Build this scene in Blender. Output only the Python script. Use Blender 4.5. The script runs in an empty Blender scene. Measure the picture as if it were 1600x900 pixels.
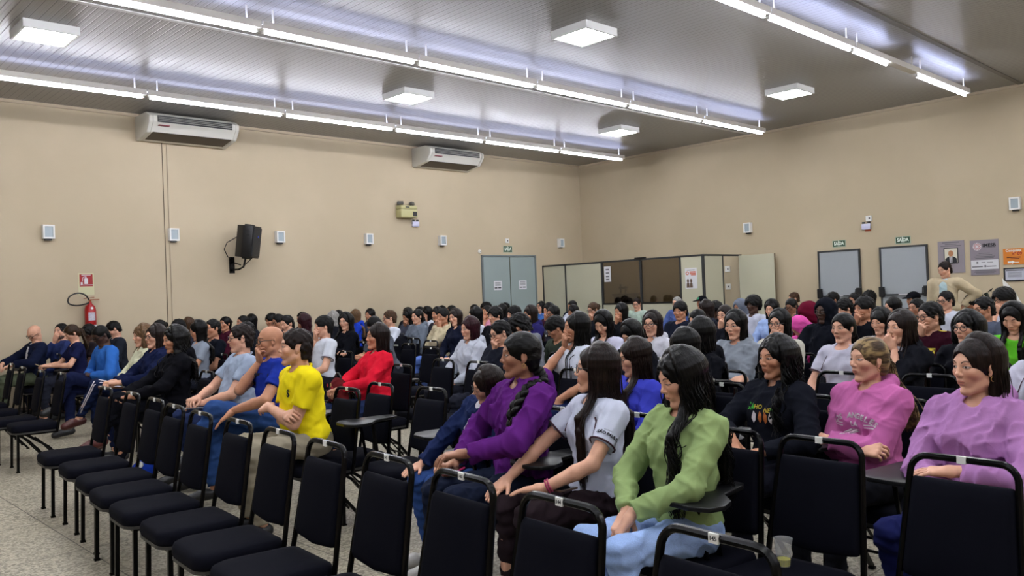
import bpy, bmesh, math, random
import numpy as np
from mathutils import Vector, Matrix
from mathutils.bvhtree import BVHTree

random.seed(7)
C = bpy.context.scene.collection
SC = bpy.context.scene
PI = math.pi

# ------------------------------------------------------------------ camera, world, exposure
EYE = 1.56
YAW, PITCH, ROLL = 0.759519457, 0.00836386901, -0.0385424193
FPX = 1302.44683
fw = Vector((math.sin(YAW)*math.cos(PITCH), math.cos(YAW)*math.cos(PITCH), math.sin(PITCH)))
rt = Vector((math.cos(YAW), -math.sin(YAW), 0)); up = rt.cross(fw)
r2 = math.cos(ROLL)*rt + math.sin(ROLL)*up
u2 = -math.sin(ROLL)*rt + math.cos(ROLL)*up
cam_d = bpy.data.cameras.new('camera'); cam = bpy.data.objects.new('camera', cam_d); C.objects.link(cam)
M = Matrix((( r2.x, u2.x, -fw.x, 0), (r2.y, u2.y, -fw.y, 0), (r2.z, u2.z, -fw.z, EYE), (0, 0, 0, 1)))
cam.matrix_world = M
cam_d.sensor_width = 36.0; cam_d.lens = FPX/1600*36.0; cam_d.clip_start = 0.05; cam_d.clip_end = 100
SC.camera = cam
w = bpy.data.worlds.new('world'); SC.world = w; w.use_nodes = True
w.node_tree.nodes['Background'].inputs[0].default_value = (0.75, 0.8, 0.9, 1)
w.node_tree.nodes['Background'].inputs[1].default_value = 0.3
SC.view_settings.view_transform = 'Standard'; SC.view_settings.look = 'None'
SC.view_settings.gamma = 1.0; SC.view_settings.use_curve_mapping = False
SC.view_settings.exposure = 0.86
TUBE_E, PANEL_E, UP_E = 38.0, 26.0, 9.0
XW, YW, H = 16.607, 14.740, 4.915      # back wall x, left wall y, ceiling
XN, YN = -7.0, -6.0                    # stage side and right side of the hall

# ------------------------------------------------------------------ helpers
def lin(h):
    if not isinstance(h, str): return tuple(h)
    h = h.lstrip('#'); c = [int(h[i:i+2], 16)/255 for i in (0, 2, 4)]
    return tuple((x/12.92 if x <= .04045 else ((x+.055)/1.055)**2.4) for x in c)
class E:
    """tiny expression wrapper over shader math nodes"""
    nt = None
    def __init__(s, sock): s.s = sock
    @staticmethod
    def op(o, *a):
        n = E.nt.nodes.new('ShaderNodeMath'); n.operation = o
        for i, x in enumerate(a):
            if isinstance(x, E): E.nt.links.new(x.s, n.inputs[i])
            else: n.inputs[i].default_value = x
        return E(n.outputs[0])
    def __add__(a, b): return E.op('ADD', a, b)
    def __radd__(a, b): return E.op('ADD', b, a)
    def __sub__(a, b): return E.op('SUBTRACT', a, b)
    def __rsub__(a, b): return E.op('SUBTRACT', b, a)
    def __mul__(a, b): return E.op('MULTIPLY', a, b)
    def __rmul__(a, b): return E.op('MULTIPLY', b, a)
    def __truediv__(a, b): return E.op('DIVIDE', a, b)
    def lt(a, b): return E.op('LESS_THAN', a, b)
    def gt(a, b): return E.op('GREATER_THAN', a, b)
    def abs(a): return E.op('ABSOLUTE', a)
    def step(a, lo, hi):     # smooth 0..1
        n = E.nt.nodes.new('ShaderNodeMapRange'); n.interpolation_type = 'SMOOTHSTEP'
        E.nt.links.new(a.s, n.inputs[0]); n.inputs[1].default_value = lo; n.inputs[2].default_value = hi
        return E(n.outputs[0])
def mixc(nt, fac, a, b, mode='MIX'):
    n = nt.nodes.new('ShaderNodeMix'); n.data_type = 'RGBA'; n.blend_type = mode
    for sock, v in ((n.inputs[0], fac), (n.inputs[6], a), (n.inputs[7], b)):
        if isinstance(v, E): nt.links.new(v.s, sock)
        elif hasattr(v, 'is_linked'): nt.links.new(v, sock)
        elif isinstance(v, (int, float)): sock.default_value = v
        else: sock.default_value = (*v, 1) if len(v) == 3 else v
    return n.outputs[2]
def newmat(name):
    m = bpy.data.materials.new(name); m.use_nodes = True; nt = m.node_tree
    return m, nt, nt.nodes['Principled BSDF']
_mats = {}
def mat(name, col, rough=.6, metal=0., spec=.5, emit=None, es=0., noise=0., nscale=20., bump=0., trans=0., alpha=None):
    if name in _mats: return _mats[name]
    m, nt, b = newmat(name); c = lin(col)
    b.inputs['Base Color'].default_value = (*c, 1); b.inputs['Roughness'].default_value = rough
    b.inputs['Metallic'].default_value = metal; b.inputs['Specular IOR Level'].default_value = spec
    if emit is not None:
        b.inputs['Emission Color'].default_value = (*lin(emit), 1); b.inputs['Emission Strength'].default_value = es
    if trans: b.inputs['Transmission Weight'].default_value = trans
    if noise or bump:
        tc = nt.nodes.new('ShaderNodeTexCoord'); n = nt.nodes.new('ShaderNodeTexNoise')
        n.inputs['Scale'].default_value = nscale; n.inputs['Detail'].default_value = 4
        nt.links.new(tc.outputs['Object'], n.inputs['Vector'])
        if noise:
            o = mixc(nt, E(n.outputs[0]), tuple(x*(1-noise) for x in c), tuple(min(1, x*(1+noise)) for x in c))
            nt.links.new(o, b.inputs['Base Color'])
        if bump:
            bp = nt.nodes.new('ShaderNodeBump'); bp.inputs['Strength'].default_value = bump; bp.inputs['Distance'].default_value = .01
            nt.links.new(n.outputs[0], bp.inputs['Height']); nt.links.new(bp.outputs[0], b.inputs['Normal'])
    _mats[name] = m; return m
def link(name, me, m=None, parent=None, loc=None, col=None):
    o = bpy.data.objects.new(name, me); C.objects.link(o)
    if m is not None and me is not None:
        me.materials.clear(); me.materials.append(m)
    if parent is not None: o.parent = parent
    if loc is not None: o.location = loc
    if col is not None: o.color = (*lin(col), 1)
    return o
def tag(o, label, cat, group=None):
    o['label'] = label; o['category'] = cat
    if group: o['group'] = group
    return o
def struct(o): o['kind'] = 'structure'; return o
def thing(name, label, cat, loc=(0, 0, 0), rz=0., group=None):
    o = bpy.data.objects.new(name, None); o.empty_display_size = .1; C.objects.link(o)
    o.location = loc; o.rotation_euler = (0, 0, rz); return tag(o, label, cat, group)
def mesh_np(name, V, F, smooth=True):
    me = bpy.data.meshes.new(name); V = np.asarray(V, np.float32); F = np.asarray(F, np.int32)
    me.vertices.add(len(V)); me.vertices.foreach_set('co', V.ravel())
    n, k = F.shape
    me.loops.add(n*k); me.loops.foreach_set('vertex_index', F.ravel())
    me.polygons.add(n); me.polygons.foreach_set('loop_start', np.arange(0, n*k, k, dtype=np.int32))
    me.polygons.foreach_set('use_smooth', np.full(n, smooth))
    me.update(calc_edges=True); return me
def merge(parts):
    Vs, Fs, o = [], [], 0
    for V, F in parts:
        if len(V) == 0: continue
        Vs.append(V); Fs.append(np.asarray(F)+o); o += len(V)
    return np.concatenate(Vs), np.concatenate(Fs)
class B:
    """collects boxes, prisms, lathes and tubes into one mesh"""
    def __init__(s): s.bm = bmesh.new()
    def box(s, x0, y0, z0, x1, y1, z1, bev=0., M=None):
        bm2 = bmesh.new(); bmesh.ops.create_cube(bm2, size=1)
        for v in bm2.verts:
            v.co = Vector(((x0+x1)/2+v.co.x*(x1-x0), (y0+y1)/2+v.co.y*(y1-y0), (z0+z1)/2+v.co.z*(z1-z0)))
        if bev: bmesh.ops.bevel(bm2, geom=bm2.edges[:], offset=bev, segments=2, affect='EDGES', profile=.5)
        s._in(bm2, M); return s
    def _in(s, bm2, M=None):
        if M is not None: bmesh.ops.transform(bm2, matrix=M, verts=bm2.verts)
        bmesh.ops.recalc_face_normals(bm2, faces=bm2.faces)
        me = bpy.data.meshes.new('t'); bm2.to_mesh(me); bm2.free(); s.bm.from_mesh(me); bpy.data.meshes.remove(me)
    def prism(s, pts, axis, a, b, bev=0., M=None):
        bm2 = bmesh.new()
        def P(p, t):
            return {'x': (t, p[0], p[1]), 'y': (p[0], t, p[1]), 'z': (p[0], p[1], t)}[axis]
        f = bm2.faces.new([bm2.verts.new(P(p, a)) for p in pts])
        r = bmesh.ops.extrude_face_region(bm2, geom=[f])
        d = {'x': Vector((b-a, 0, 0)), 'y': Vector((0, b-a, 0)), 'z': Vector((0, 0, b-a))}[axis]
        bmesh.ops.translate(bm2, vec=d, verts=[v for v in r['geom'] if isinstance(v, bmesh.types.BMVert)])
        if bev: bmesh.ops.bevel(bm2, geom=bm2.edges[:], offset=bev, segments=2, affect='EDGES', profile=.5)
        s._in(bm2, M); return s
    def tube(s, pts, r, n=8, closed=False, M=None, square=False):
        V, F = tube_np(pts, r, 4 if square else n, closed, rot=PI/4 if square else 0)
        bm2 = bmesh.new(); vs = [bm2.verts.new(v) for v in V]
        for f in F:
            try: bm2.faces.new([vs[i] for i in dict.fromkeys(f)])
            except ValueError: pass
        s._in(bm2, M); return s
    def lathe(s, prof, n=24, M=None):
        bm2 = bmesh.new(); rings = []
        for r, z in prof:
            rings.append([bm2.verts.new((r*math.cos(2*PI*i/n), r*math.sin(2*PI*i/n), z)) for i in range(n)] if r > 1e-6 else [bm2.verts.new((0, 0, z))])
        for a, b in zip(rings, rings[1:]):
            for i in range(n):
                q = [a[i % len(a)], a[(i+1) % len(a)], b[(i+1) % len(b)], b[i % len(b)]]
                q = list(dict.fromkeys(q))
                if len(q) > 2:
                    try: bm2.faces.new(q)
                    except ValueError: pass
        s._in(bm2, M); return s
    def done(s, name, m, parent=None, smooth=False, loc=None, col=None):
        me = bpy.data.meshes.new(name)
        s.bm.to_mesh(me); s.bm.free()
        if smooth:
            me.polygons.foreach_set('use_smooth', np.full(len(me.polygons), True))
            me.set_sharp_from_angle(angle=math.radians(40))
        return link(name, me, m, parent, loc, col)
def tube_np(pts, r, n=6, closed=False, rot=0.):
    P = np.asarray(pts, float); N = len(P); r = np.broadcast_to(np.asarray(r, float), (N,))
    if closed: T = np.roll(P, -1, 0)-np.roll(P, 1, 0)
    else: T = np.gradient(P, axis=0)
    T /= np.linalg.norm(T, axis=1)[:, None]+1e-9
    ref = np.array([0, 0, 1.]) if abs(T[0][2]) < .8 else np.array([1., 0, 0])
    Nn = np.zeros_like(P); v = ref-T[0]*(ref@T[0]); v /= np.linalg.norm(v)
    for i in range(N):
        v = v-T[i]*(v@T[i]); v /= np.linalg.norm(v)+1e-9; Nn[i] = v
    Bn = np.cross(T, Nn); a = rot+np.arange(n)*2*PI/n
    V = (P[:, None]+r[:, None, None]*(np.cos(a)[None, :, None]*Nn[:, None]+np.sin(a)[None, :, None]*Bn[:, None])).reshape(-1, 3)
    F = []
    for i in range(N if closed else N-1):
        j = (i+1) % N
        for k in range(n): F.append((i*n+k, i*n+(k+1) % n, j*n+(k+1) % n, j*n+k))
    if not closed:
        o = (N-1)*n
        for i in range(1, n-2, 2): F.append((0, i+2, i+1, i)); F.append((o, o+i, o+i+1, o+i+2))
    return V, np.array(F)
def text_mesh(txt, size, ext=0.001, align='CENTER', bold=0.):
    cu = bpy.data.curves.new('t', 'FONT'); cu.body = txt; cu.size = size; cu.extrude = ext; cu.align_x = align; cu.align_y = 'CENTER'
    cu.offset = bold; cu.resolution_u = 3
    o = bpy.data.objects.new('t', cu); C.objects.link(o)
    dg = bpy.context.evaluated_depsgraph_get(); me = bpy.data.meshes.new_from_object(o.evaluated_get(dg))
    bpy.data.objects.remove(o); bpy.data.curves.remove(cu); return me
def put_text(name, txt, size, m, parent, Mx, ext=.001, bold=0.):
    me = text_mesh(txt, size, ext, bold=bold); me.transform(Mx)
    return link(name, me, m, parent)
# frames on the walls: text plane x right, y up, z out of the wall
DZ = .11
def M_left(x, z, y=YW, off=.0):     # left wall seen from -y: right = +x
    if y: z += DZ
    return Matrix(((1, 0, 0, x), (0, 0, -1, y-off), (0, 1, 0, z), (0, 0, 0, 1)))
def M_back(y, z, x=XW, off=.0):     # back wall seen from -x: right = -y
    if x: z += DZ
    return Matrix(((0, 0, -1, x-off), (-1, 0, 0, y), (0, 1, 0, z), (0, 0, 0, 1)))

# ------------------------------------------------------------------ materials for the room
def wall_mat():
    m, nt, b = newmat('painted_wall'); E.nt = nt
    tc = nt.nodes.new('ShaderNodeTexCoord')
    n = nt.nodes.new('ShaderNodeTexNoise'); n.inputs['Scale'].default_value = .8; n.inputs['Detail'].default_value = 5
    nt.links.new(tc.outputs['Object'], n.inputs['Vector'])
    f = E(n.outputs[0]).step(.35, .7)
    nt.links.new(mixc(nt, f, lin('#b6a88e'), lin('#bcae94')), b.inputs['Base Color'])
    n2 = nt.nodes.new('ShaderNodeTexNoise'); n2.inputs['Scale'].default_value = 90; n2.inputs['Detail'].default_value = 3
    nt.links.new(tc.outputs['Object'], n2.inputs['Vector'])
    bp = nt.nodes.new('ShaderNodeBump'); bp.inputs['Strength'].default_value = .15; bp.inputs['Distance'].default_value = .003
    nt.links.new(n2.outputs[0], bp.inputs['Height']); nt.links.new(bp.outputs[0], b.inputs['Normal'])
    b.inputs['Roughness'].default_value = .75; b.inputs['Specular IOR Level'].default_value = .25
    return m
def ceil_mat():
    m, nt, b = newmat('pvc_ceiling'); E.nt = nt
    tc = nt.nodes.new('ShaderNodeTexCoord'); sp = nt.nodes.new('ShaderNodeSeparateXYZ')
    nt.links.new(tc.outputs['Object'], sp.inputs[0]); x = E(sp.outputs[0])
    t = E.op('FRACT', x/.1); g = E.op('MINIMUM', t, 1-t).step(0., .09)     # groove between the slats
    g2 = E.op('FRACT', x/.05); h2 = E.op('MINIMUM', g2, 1-g2).step(0., .14)
    hgt = g*1.0+h2*.35
    bp = nt.nodes.new('ShaderNodeBump'); bp.inputs['Strength'].default_value = .55; bp.inputs['Distance'].default_value = .006
    nt.links.new(hgt.s, bp.inputs['Height']); nt.links.new(bp.outputs[0], b.inputs['Normal'])
    nt.links.new(mixc(nt, g, lin('#6b6965'), lin('#8b8984')), b.inputs['Base Color'])
    b.inputs['Roughness'].default_value = .30; b.inputs['Specular IOR Level'].default_value = .42
    return m
def floor_mat():
    m, nt, b = newmat('terrazzo_floor'); E.nt = nt
    tc = nt.nodes.new('ShaderNodeTexCoord'); sp = nt.nodes.new('ShaderNodeSeparateXYZ')
    nt.links.new(tc.outputs['Object'], sp.inputs[0]); x, y = E(sp.outputs[0]), E(sp.outputs[1])
    v = nt.nodes.new('ShaderNodeTexVoronoi'); v.inputs['Scale'].default_value = 70
    nt.links.new(tc.outputs['Object'], v.inputs['Vector'])
    n = nt.nodes.new('ShaderNodeTexNoise'); n.inputs['Scale'].default_value = 120; n.inputs['Detail'].default_value = 3
    nt.links.new(tc.outputs['Object'], n.inputs['Vector'])
    n3 = nt.nodes.new('ShaderNodeTexNoise'); n3.inputs['Scale'].default_value = 1.3; n3.inputs['Detail'].default_value = 5
    nt.links.new(tc.outputs['Object'], n3.inputs['Vector'])
    hs = nt.nodes.new('ShaderNodeSeparateColor'); nt.links.new(v.outputs['Color'], hs.inputs[0])
    a = mixc(nt, E(hs.outputs[0]).step(.1, .9), lin('#77705f'), lin('#b9b19d'))
    a = mixc(nt, E(n.outputs[0]).step(.55, .75)*.55, a, lin('#57503f'))
    a = mixc(nt, E(n3.outputs[0]).step(.3, .8)*.35, a, lin('#8d8673'))
    def gl(c, o, p): 
        t = E.op('FRACT', (c+o)/p); return E.op('MINIMUM', t, 1-t)*p
    ln = E.op('MINIMUM', gl(x, 100.3, 1.0), gl(y, 100.05, 1.0)).step(.001, .006)
    a = mixc(nt, 1-ln, a, lin('#3b362c'))
    nt.links.new(a, b.inputs['Base Color']); b.inputs['Roughness'].default_value = .42; b.inputs['Specular IOR Level'].default_value = .4
    return m
MW, MC, MF = wall_mat(), ceil_mat(), floor_mat()
M_white = mat('white_plastic', '#d6d6d2', .45)
M_black = mat('black_metal', '#040405', .25, 0., .16)
M_dark = mat('black_plastic', '#0a0a0c', .4)
M_frame = mat('dark_frame', '#2b2d2f', .5)
M_door = mat('door_paint', '#8d9a98', .5, noise=.05, nscale=2)
M_door2 = mat('grey_door_paint', '#9aa0a4', .45, noise=.05, nscale=2)
M_cream = mat('cream_panel', '#b9b7a0', .5, noise=.04, nscale=2)
M_paper = mat('paper', '#d2d2d6', .8)
M_ink = mat('dark_print', '#1c1d22', .7)
M_grey = mat('grey_print', '#5d5b60', .7)
M_red = mat('red_paint', '#a30f12', .35)
M_green = mat('sign_green', '#0e3b22', .5)
M_glow = mat('sign_white', '#d9e6da', .6)
M_wht = mat('matt_white', '#e2e2de', .6)

# ------------------------------------------------------------------ the room
def quadbox(name, x0, y0, z0, x1, y1, z1, m): return struct(B().box(x0, y0, z0, x1, y1, z1).done(name, m))
quadbox('floor', XN-.2, YN-.2, -.12, XW+.2, YW+.2, 0, MF)
quadbox('ceiling', XN-.2, YN-.2, H, XW+.2, YW+.2, H+.1, MC)
quadbox('wall_left', XN-.2, YW, 0, XW+.2, YW+.2, H, MW)
quadbox('wall_back', XW, YN-.2, 0, XW+.2, YW, H, MW)
quadbox('wall_front', XN-.2, YN-.2, 0, XN, YW, H, MW)
quadbox('wall_right', XN, YN-.2, 0, XW, YN, H, MW)
# ceiling joint trims and the thin cornice at the walls
struct(B().box(XN, 9.63, H-.012, XW, 9.70, H, .004).done('trim_1', mat('trim_white', '#c4c4c0', .4)))
struct(B().box(XN, 4.30, H-.014, XW, 4.38, H, .004).done('trim_2', mat('trim_grey', '#6d6a64', .5)))
struct(B().box(XN, YW-.035, H-.05, XW, YW, H).done('trim_3', mat('cornice', '#b3a48b', .6)))
struct(B().box(XW-.035, YN, H-.05, XW, YW-.035, H).done('trim_4', mat('cornice', '#b3a48b', .6)))
# wall seam with two thin conduits below the air conditioner
struct(B().box(5.66, YW-.006, .0, 5.672, YW, H-.3).done('trim_5', mat('seam_dark', '#5a4c3a', .7)))
struct(B().box(5.74, YW-.02, 0., 5.765, YW, H-.3, .004).done('trim_6', mat('conduit', '#b3a48b', .6)))
struct(B().box(XN, YW-.015, 0, XW, YW, .1, .004).done('baseboard_left', mat('skirting', '#5f564a', .5)))
struct(B().box(XW-.015, YN, 0, XW, YW-.02, .1, .004).done('baseboard_back', mat('skirting', '#5f564a', .5)))

# ------------------------------------------------------------------ lights on the ceiling
tube_m = mat('led_tube', '#ffffff', emit=(0.86, 0.88, 1.0), es=TUBE_E)
up_m = mat('led_strip', '#ffffff', emit=(0.55, 0.62, 1.0), es=UP_E)
pan_m = mat('led_panel', '#ffffff', emit=(0.97, 1.0, 0.99), es=PANEL_E)
rail_m = mat('light_rail', '#dedad2', .4)
def light_segment(x0, x1, y, label, lit0=0., lit1=1.):
    t = thing('linear_ceiling_light', label, 'light', ((x0+x1)/2, y, H-.20), 0, 'linear ceiling lights in three rows')
    a, b = x0-(x0+x1)/2, x1-(x0+x1)/2
    B().prism([(-.055, -.045), (.055, -.045), (.055, .035), (.045, .035), (.045, .0), (-.045, .0), (-.045, .035), (-.055, .035)], 'x', a, b).done('housing', rail_m, t)
    la, lb = a+.05+(b-a-.1)*lit0, a+.05+(b-a-.1)*lit1
    B().tube([(la, .02, -.066), (lb, .02, -.066)], .019, 10).done('led_tube', tube_m, t)
    for xx in (a+.03, b-.03): B().box(xx-.012, .0, -.082, xx+.012, .04, -.045).done('tube_holder', M_white, t)
    B().box(la, -.040, .012, lb, .040, .022).done('uplight_strip', up_m, t)
    for xx in (a+.15, b-.15): B().box(xx-.008, -.008, .0, xx+.008, .008, .20).done('hanger', rail_m, t)
def row(y, xend, n, rowname, special={}):
    for i in range(n):
        x1 = xend-2.20*i; x0 = x1-2.18
        nm = ['touching the back wall', 'second from the back wall', 'third from the back wall', 'fourth from the back wall', 'fifth from the back wall', 'sixth from the back wall', 'seventh from the back wall'][i] if i < 7 else ('first one outside the picture', 'second one outside the picture', 'third one outside the picture')[i-7]
        l0, l1 = special.get(i, (0, 1))
        light_segment(x0, x1, y, 'tube light in the %s row, %s' % (rowname, nm), l0, l1)
row(12.40, 15.56, 6, 'left')
row(8.69, 15.48, 8, 'middle')
row(4.84, 15.41, 10, 'right', {1: (0.0, .52)})
row(1.10, 15.41, 10, 'unseen fourth')
row(-2.8, 15.41, 9, 'unseen fifth')
def panel_light(x, y, label):
    t = thing('square_ceiling_light', label, 'light', (x, y, H), 0, 'square ceiling lights')
    s = .30
    fr = B()
    for a in ((-s, -s, s, -s+.03), (-s, s-.03, s, s), (-s, -s+.03, -s+.03, s-.03), (s-.03, -s+.03, s, s-.03)):
        fr.box(a[0], a[1], -.10, a[2], a[3], 0)
    fr.done('frame', M_white, t)
    B().box(-s+.03, -s+.03, -.094, s-.03, s-.03, -.06, .006).done('diffuser', pan_m, t)
for x, y, l in [(2.85, 10.85, 'square white ceiling light in the upper left corner of the ceiling'),
                (8.09, 7.0, 'square white ceiling light between the middle and right tube rows, nearer one'),
                (8.2, 10.91, 'square white ceiling light above the second air conditioner'),
                (13.55, 10.88, 'smallest square ceiling light, closest to the room corner'),
                (13.4, 7.0, 'square ceiling light in front of the back wall, left of the right tube row')]:
    panel_light(x, y, l)
for x, y in ((2.8, 7.0), (8.1, 3.0), (13.4, 3.0), (2.8, 3.0), (-2.5, 7.0), (-2.5, 3.0), (8.1, -1), (2.8, -1), (13.4, -1)):
    panel_light(x, y, 'square ceiling light outside the picture, %s, %s' % ({2.8: 'front of the hall', 8.1: 'middle of the hall', 13.4: 'rear of the hall', -2.5: 'over the stage side'}[x], {7.0: 'centre line', 3.0: 'right of centre', 10.85: 'left side', -1: 'far right side'}[y]))

# ------------------------------------------------------------------ things on the left wall
def ac_unit(x0, x1, label):
    t = thing('air_conditioner', label, 'air conditioner', ((x0+x1)/2, YW, H-.03), 0, 'air conditioners under the ceiling')
    w = (x1-x0)/2; m = mat('ac_casing', '#d8d6cc', .4)
    # side profile (y out of wall is negative, z down)
    prof = [(0, -.02), (-.50, -.02), (-.66, -.10), (-.66, -.20), (-.52, -.36), (-.06, -.44), (0, -.40)]
    B().prism(prof, 'x', -w+.07, w-.07, .012).done('casing', m, t, True)
    for sx in (-1, 1):
        p2 = [(a*1.01, b*1.02) for a, b in prof]
        a, b = (-w, -w+.07) if sx < 0 else (w-.07, w)
        B().prism(p2, 'x', a, b, .02).done('end_cap', mat('ac_cap', '#cfcdc2', .4), t, True)
    # outlet with louvres on the sloping front
    a = Vector((0, -.667, -.10)); 
    d = (Vector((0, -.66, -.20))-Vector((0, -.66, -.10))).normalized()
    o = B().box(-w+.14, -.672, -.205, w-.14, -.655, -.095); o.done('air_outlet', M_dark, t)
    lv = B()
    for z in (-.125, -.15, -.178): lv.box(-w+.15, -.684, z-.004, w-.15, -.665, z+.004)
    lv.done('louvre', mat('louvre_grey', '#8f8d86', .4), t)
    B().box(-w+.10, -.48, -.4, w-.10, -.10, -.4+.01, .002, Matrix.Translation((0, 0, -.0))@Matrix.Rotation(math.radians(-9.5), 4, 'X')@Matrix.Translation((0, .0, -.05))).done('intake_grille', mat('grille_brown', '#463a2c', .6), t)
    B().box(-w+.16, -.668, -.262, -w+.34, -.60, -.246, .004).done('badge', mat('badge_red', '#8a2f3c', .5), t)
ac_unit(5.22, 6.80, 'white ceiling air conditioner at left, above the wall seam')
ac_unit(11.1, 12.65, 'white ceiling air conditioner at right, toward the corner')

def sconce(Mx, label):
    t = thing('wall_sconce', label, 'lamp', Mx.translation, 0, 'white wall sconces')
    R = Mx.to_3x3().to_4x4()
    b = B()
    for x0, y0, x1, y1 in ((-.085, -.11, .085, -.085), (-.085, .085, .085, .11), (-.085, -.085, -.06, .085), (.06, -.085, .085, .085)):
        b.box(x0, y0, 0, x1, y1, .10)
    bb = b.done('frame', M_wht, t); bb.data.transform(R)
    g = B().box(-.062, -.087, .0, .062, .087, .082); gg = g.done('glass', mat('frosted_glass', '#8e999e', .3, emit='#8e9aa2', es=.12), t); gg.data.transform(R)
    d = B().box(-.05, -.135, .0, .05, -.11, .06); dd = d.done('lamp_socket', M_dark, t); dd.data.transform(R)
nm = ['wall sconce nearest the left edge, above the fire extinguisher', 'wall sconce just right of the wall seam', 'wall sconce right of the loudspeaker',
      'wall sconce left of the emergency light box', 'wall sconce right of the small emergency lamp', 'wall sconce nearest the corner, over the booth']
for x, l in zip((3.81, 5.80, 7.84, 9.87, 11.84, 15.75), nm): sconce(M_left(x, 2.74), 'small white box ' + l)
sconce(M_back(9.77, 2.74), 'small white box wall sconce on the back wall above the booth door')
sconce(M_back(4.50, 2.72), 'small white box wall sconce at the right edge of the picture')

def speaker():
    t = thing('loudspeaker', 'black loudspeaker on a wall bracket between two sconces', 'speaker', (6.99, YW-.42, 2.72), 0)
    R = Matrix.Rotation(math.radians(38), 4, 'Z')@Matrix.Rotation(math.radians(8), 4, 'X')
    # cabinet: trapezoid plan, front faces -y before rotation
    b = B().prism([(-.17, -.17), (.17, -.17), (.17, .02), (.10, .17), (-.10, .17), (-.17, .02)], 'z', -.29, .29, .012)
    b.box(-.09, -.08, .286, .09, .04, .315, .008).box(-.09, -.08, -.315, .09, .04, -.286, .008)
    o = b.done('cabinet', M_dark, t, True); o.data.transform(R)
    g = B().box(-.15, -.19, -.26, .15, -.165, .26, .01); g = g.done('grille', mat('speaker_grille', '#15161a', .5, bump=.6, nscale=120), t); g.data.transform(R)
    l = B().lathe([(0, 0), (.02, 0), (.02, .004), (0, .004)], 16, Matrix.Translation((.02, -.192, .10))@Matrix.Rotation(PI/2, 4, 'X')).done('badge', mat('blue_badge', '#2447c8', .4), t); l.data.transform(R)
    rb = B()
    for z in (-.2, -.12, -.04, .04, .12, .2): rb.box(-.178, -.12, z-.006, .178, -.02, z+.006)
    r = rb.done('rib', M_dark, t); r.data.transform(R)
    br = B().tube([(-.12, .42, -.5), (-.12, .12, -.5), (-.08, .02, -.46), (-.04, 0, -.28)], .018).tube([(-.12, .42, -.35), (-.1, .1, -.42)], .012).box(-.17, .40, -.56, -.07, .42, -.26)
    br.tube([(.08, .0, -.3), (-.1, .12, -.5)], .008)
    br.done('wall_bracket', M_black, t)
    B().tube([(-.1, .2, .1), (-.25, .3, 0), (-.28, .36, -.12), (-.2, .4, -.25), (-.12, .41, -.3)], .008).done('cable', M_dark, t)
speaker()

def emergency_block():
    t = thing('emergency_light', 'cream emergency light box with two lamps high on the left wall', 'emergency light', (10.84, YW, 3.48), 0)
    m = mat('aged_cream', '#b5b07e', .5)
    B().box(-.22, -.20, -.16, .22, 0, .02, .012).done('housing', m, t, True)
    B().box(-.22, -.20, .025, .22, 0, .10, .015).done('lid', m, t, True)
    B().box(.09, -.208, -.13, .20, -.19, -.03).done('label', M_dark, t)
    B().box(-.10, -.208, .05, .0, -.19, .075).done('handle', M_dark, t)
    for sx in (-1, 1):
        R = Matrix.Translation((sx*.15, -.08, .15))@Matrix.Rotation(sx*.5, 4, 'Z')@Matrix.Rotation(-.3, 4, 'X')
        lp = B().box(-.07, -.05, -.035, .07, .03, .035, .015, R).done('lamp', mat('lamp_grey', '#4b4943', .35), t)
    B().tube([(.18, -.03, -.16), (.2, -.03, -.26), (.28, -.02, -.27), (.3, -.02, -.2)], .006).done('cable', M_white, t)
emergency_block()
def small_emergency(Mx, label, red=False):
    t = thing('emergency_lamp', label, 'emergency light', Mx.translation, 0)
    R = Mx.to_3x3().to_4x4()
    B().box(-.085, -.07, 0, .085, .045, .06, .01).done('housing', mat('bluish_white', '#c2c2da', .4), t, True).data.transform(R)
    b = B()
    for sx in (-1, 1): b.box(sx*.055-.025, .05, .0, sx*.055+.025, .085, .05, .01)
    b.done('lamp', M_frame, t).data.transform(R)
    if red: B().box(-.03, -.105, 0, .08, -.072, .012).done('sticker', mat('orange_sticker', '#a3481f', .6), t).data.transform(R)
small_emergency(M_left(11.12, 3.10), 'tiny white twin-lamp emergency lamp below the cream light box')
small_emergency(M_back(7.15, 2.55), 'white twin-lamp emergency lamp between and above the two exit doors', True)
def plate(Mx, w, h, label, nm='socket_plate'):
    t = thing(nm, label, 'socket', Mx.translation, 0)
    R = Mx.to_3x3().to_4x4()
    B().box(-w/2, -h/2, 0, w/2, h/2, .02, .006).done('cover_plate', M_wht, t).data.transform(R)
    B().box(-.0, -.02, .02, .03, .02, .024).done('socket', M_grey, t).data.transform(R)
plate(M_back(7.10, 2.70), .12, .11, 'white socket plate above the emergency lamp on the back wall')
plate(M_left(13.88, 2.77), .12, .11, 'white socket plate above the exit sign over the double door')
tt = thing('door_sensor', 'small white round sensor left of the double door top', 'sensor', (12.98, YW, 2.61))
B().lathe([(0, .05), (.03, .045), (.045, .02), (.045, 0), (0, 0)], 16, Matrix.Rotation(PI/2, 4, 'X')).done('cover', M_wht, tt, True)
B().box(-.02, -.055, -.008, .02, -.045, .008).done('lens', M_grey, tt)

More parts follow.
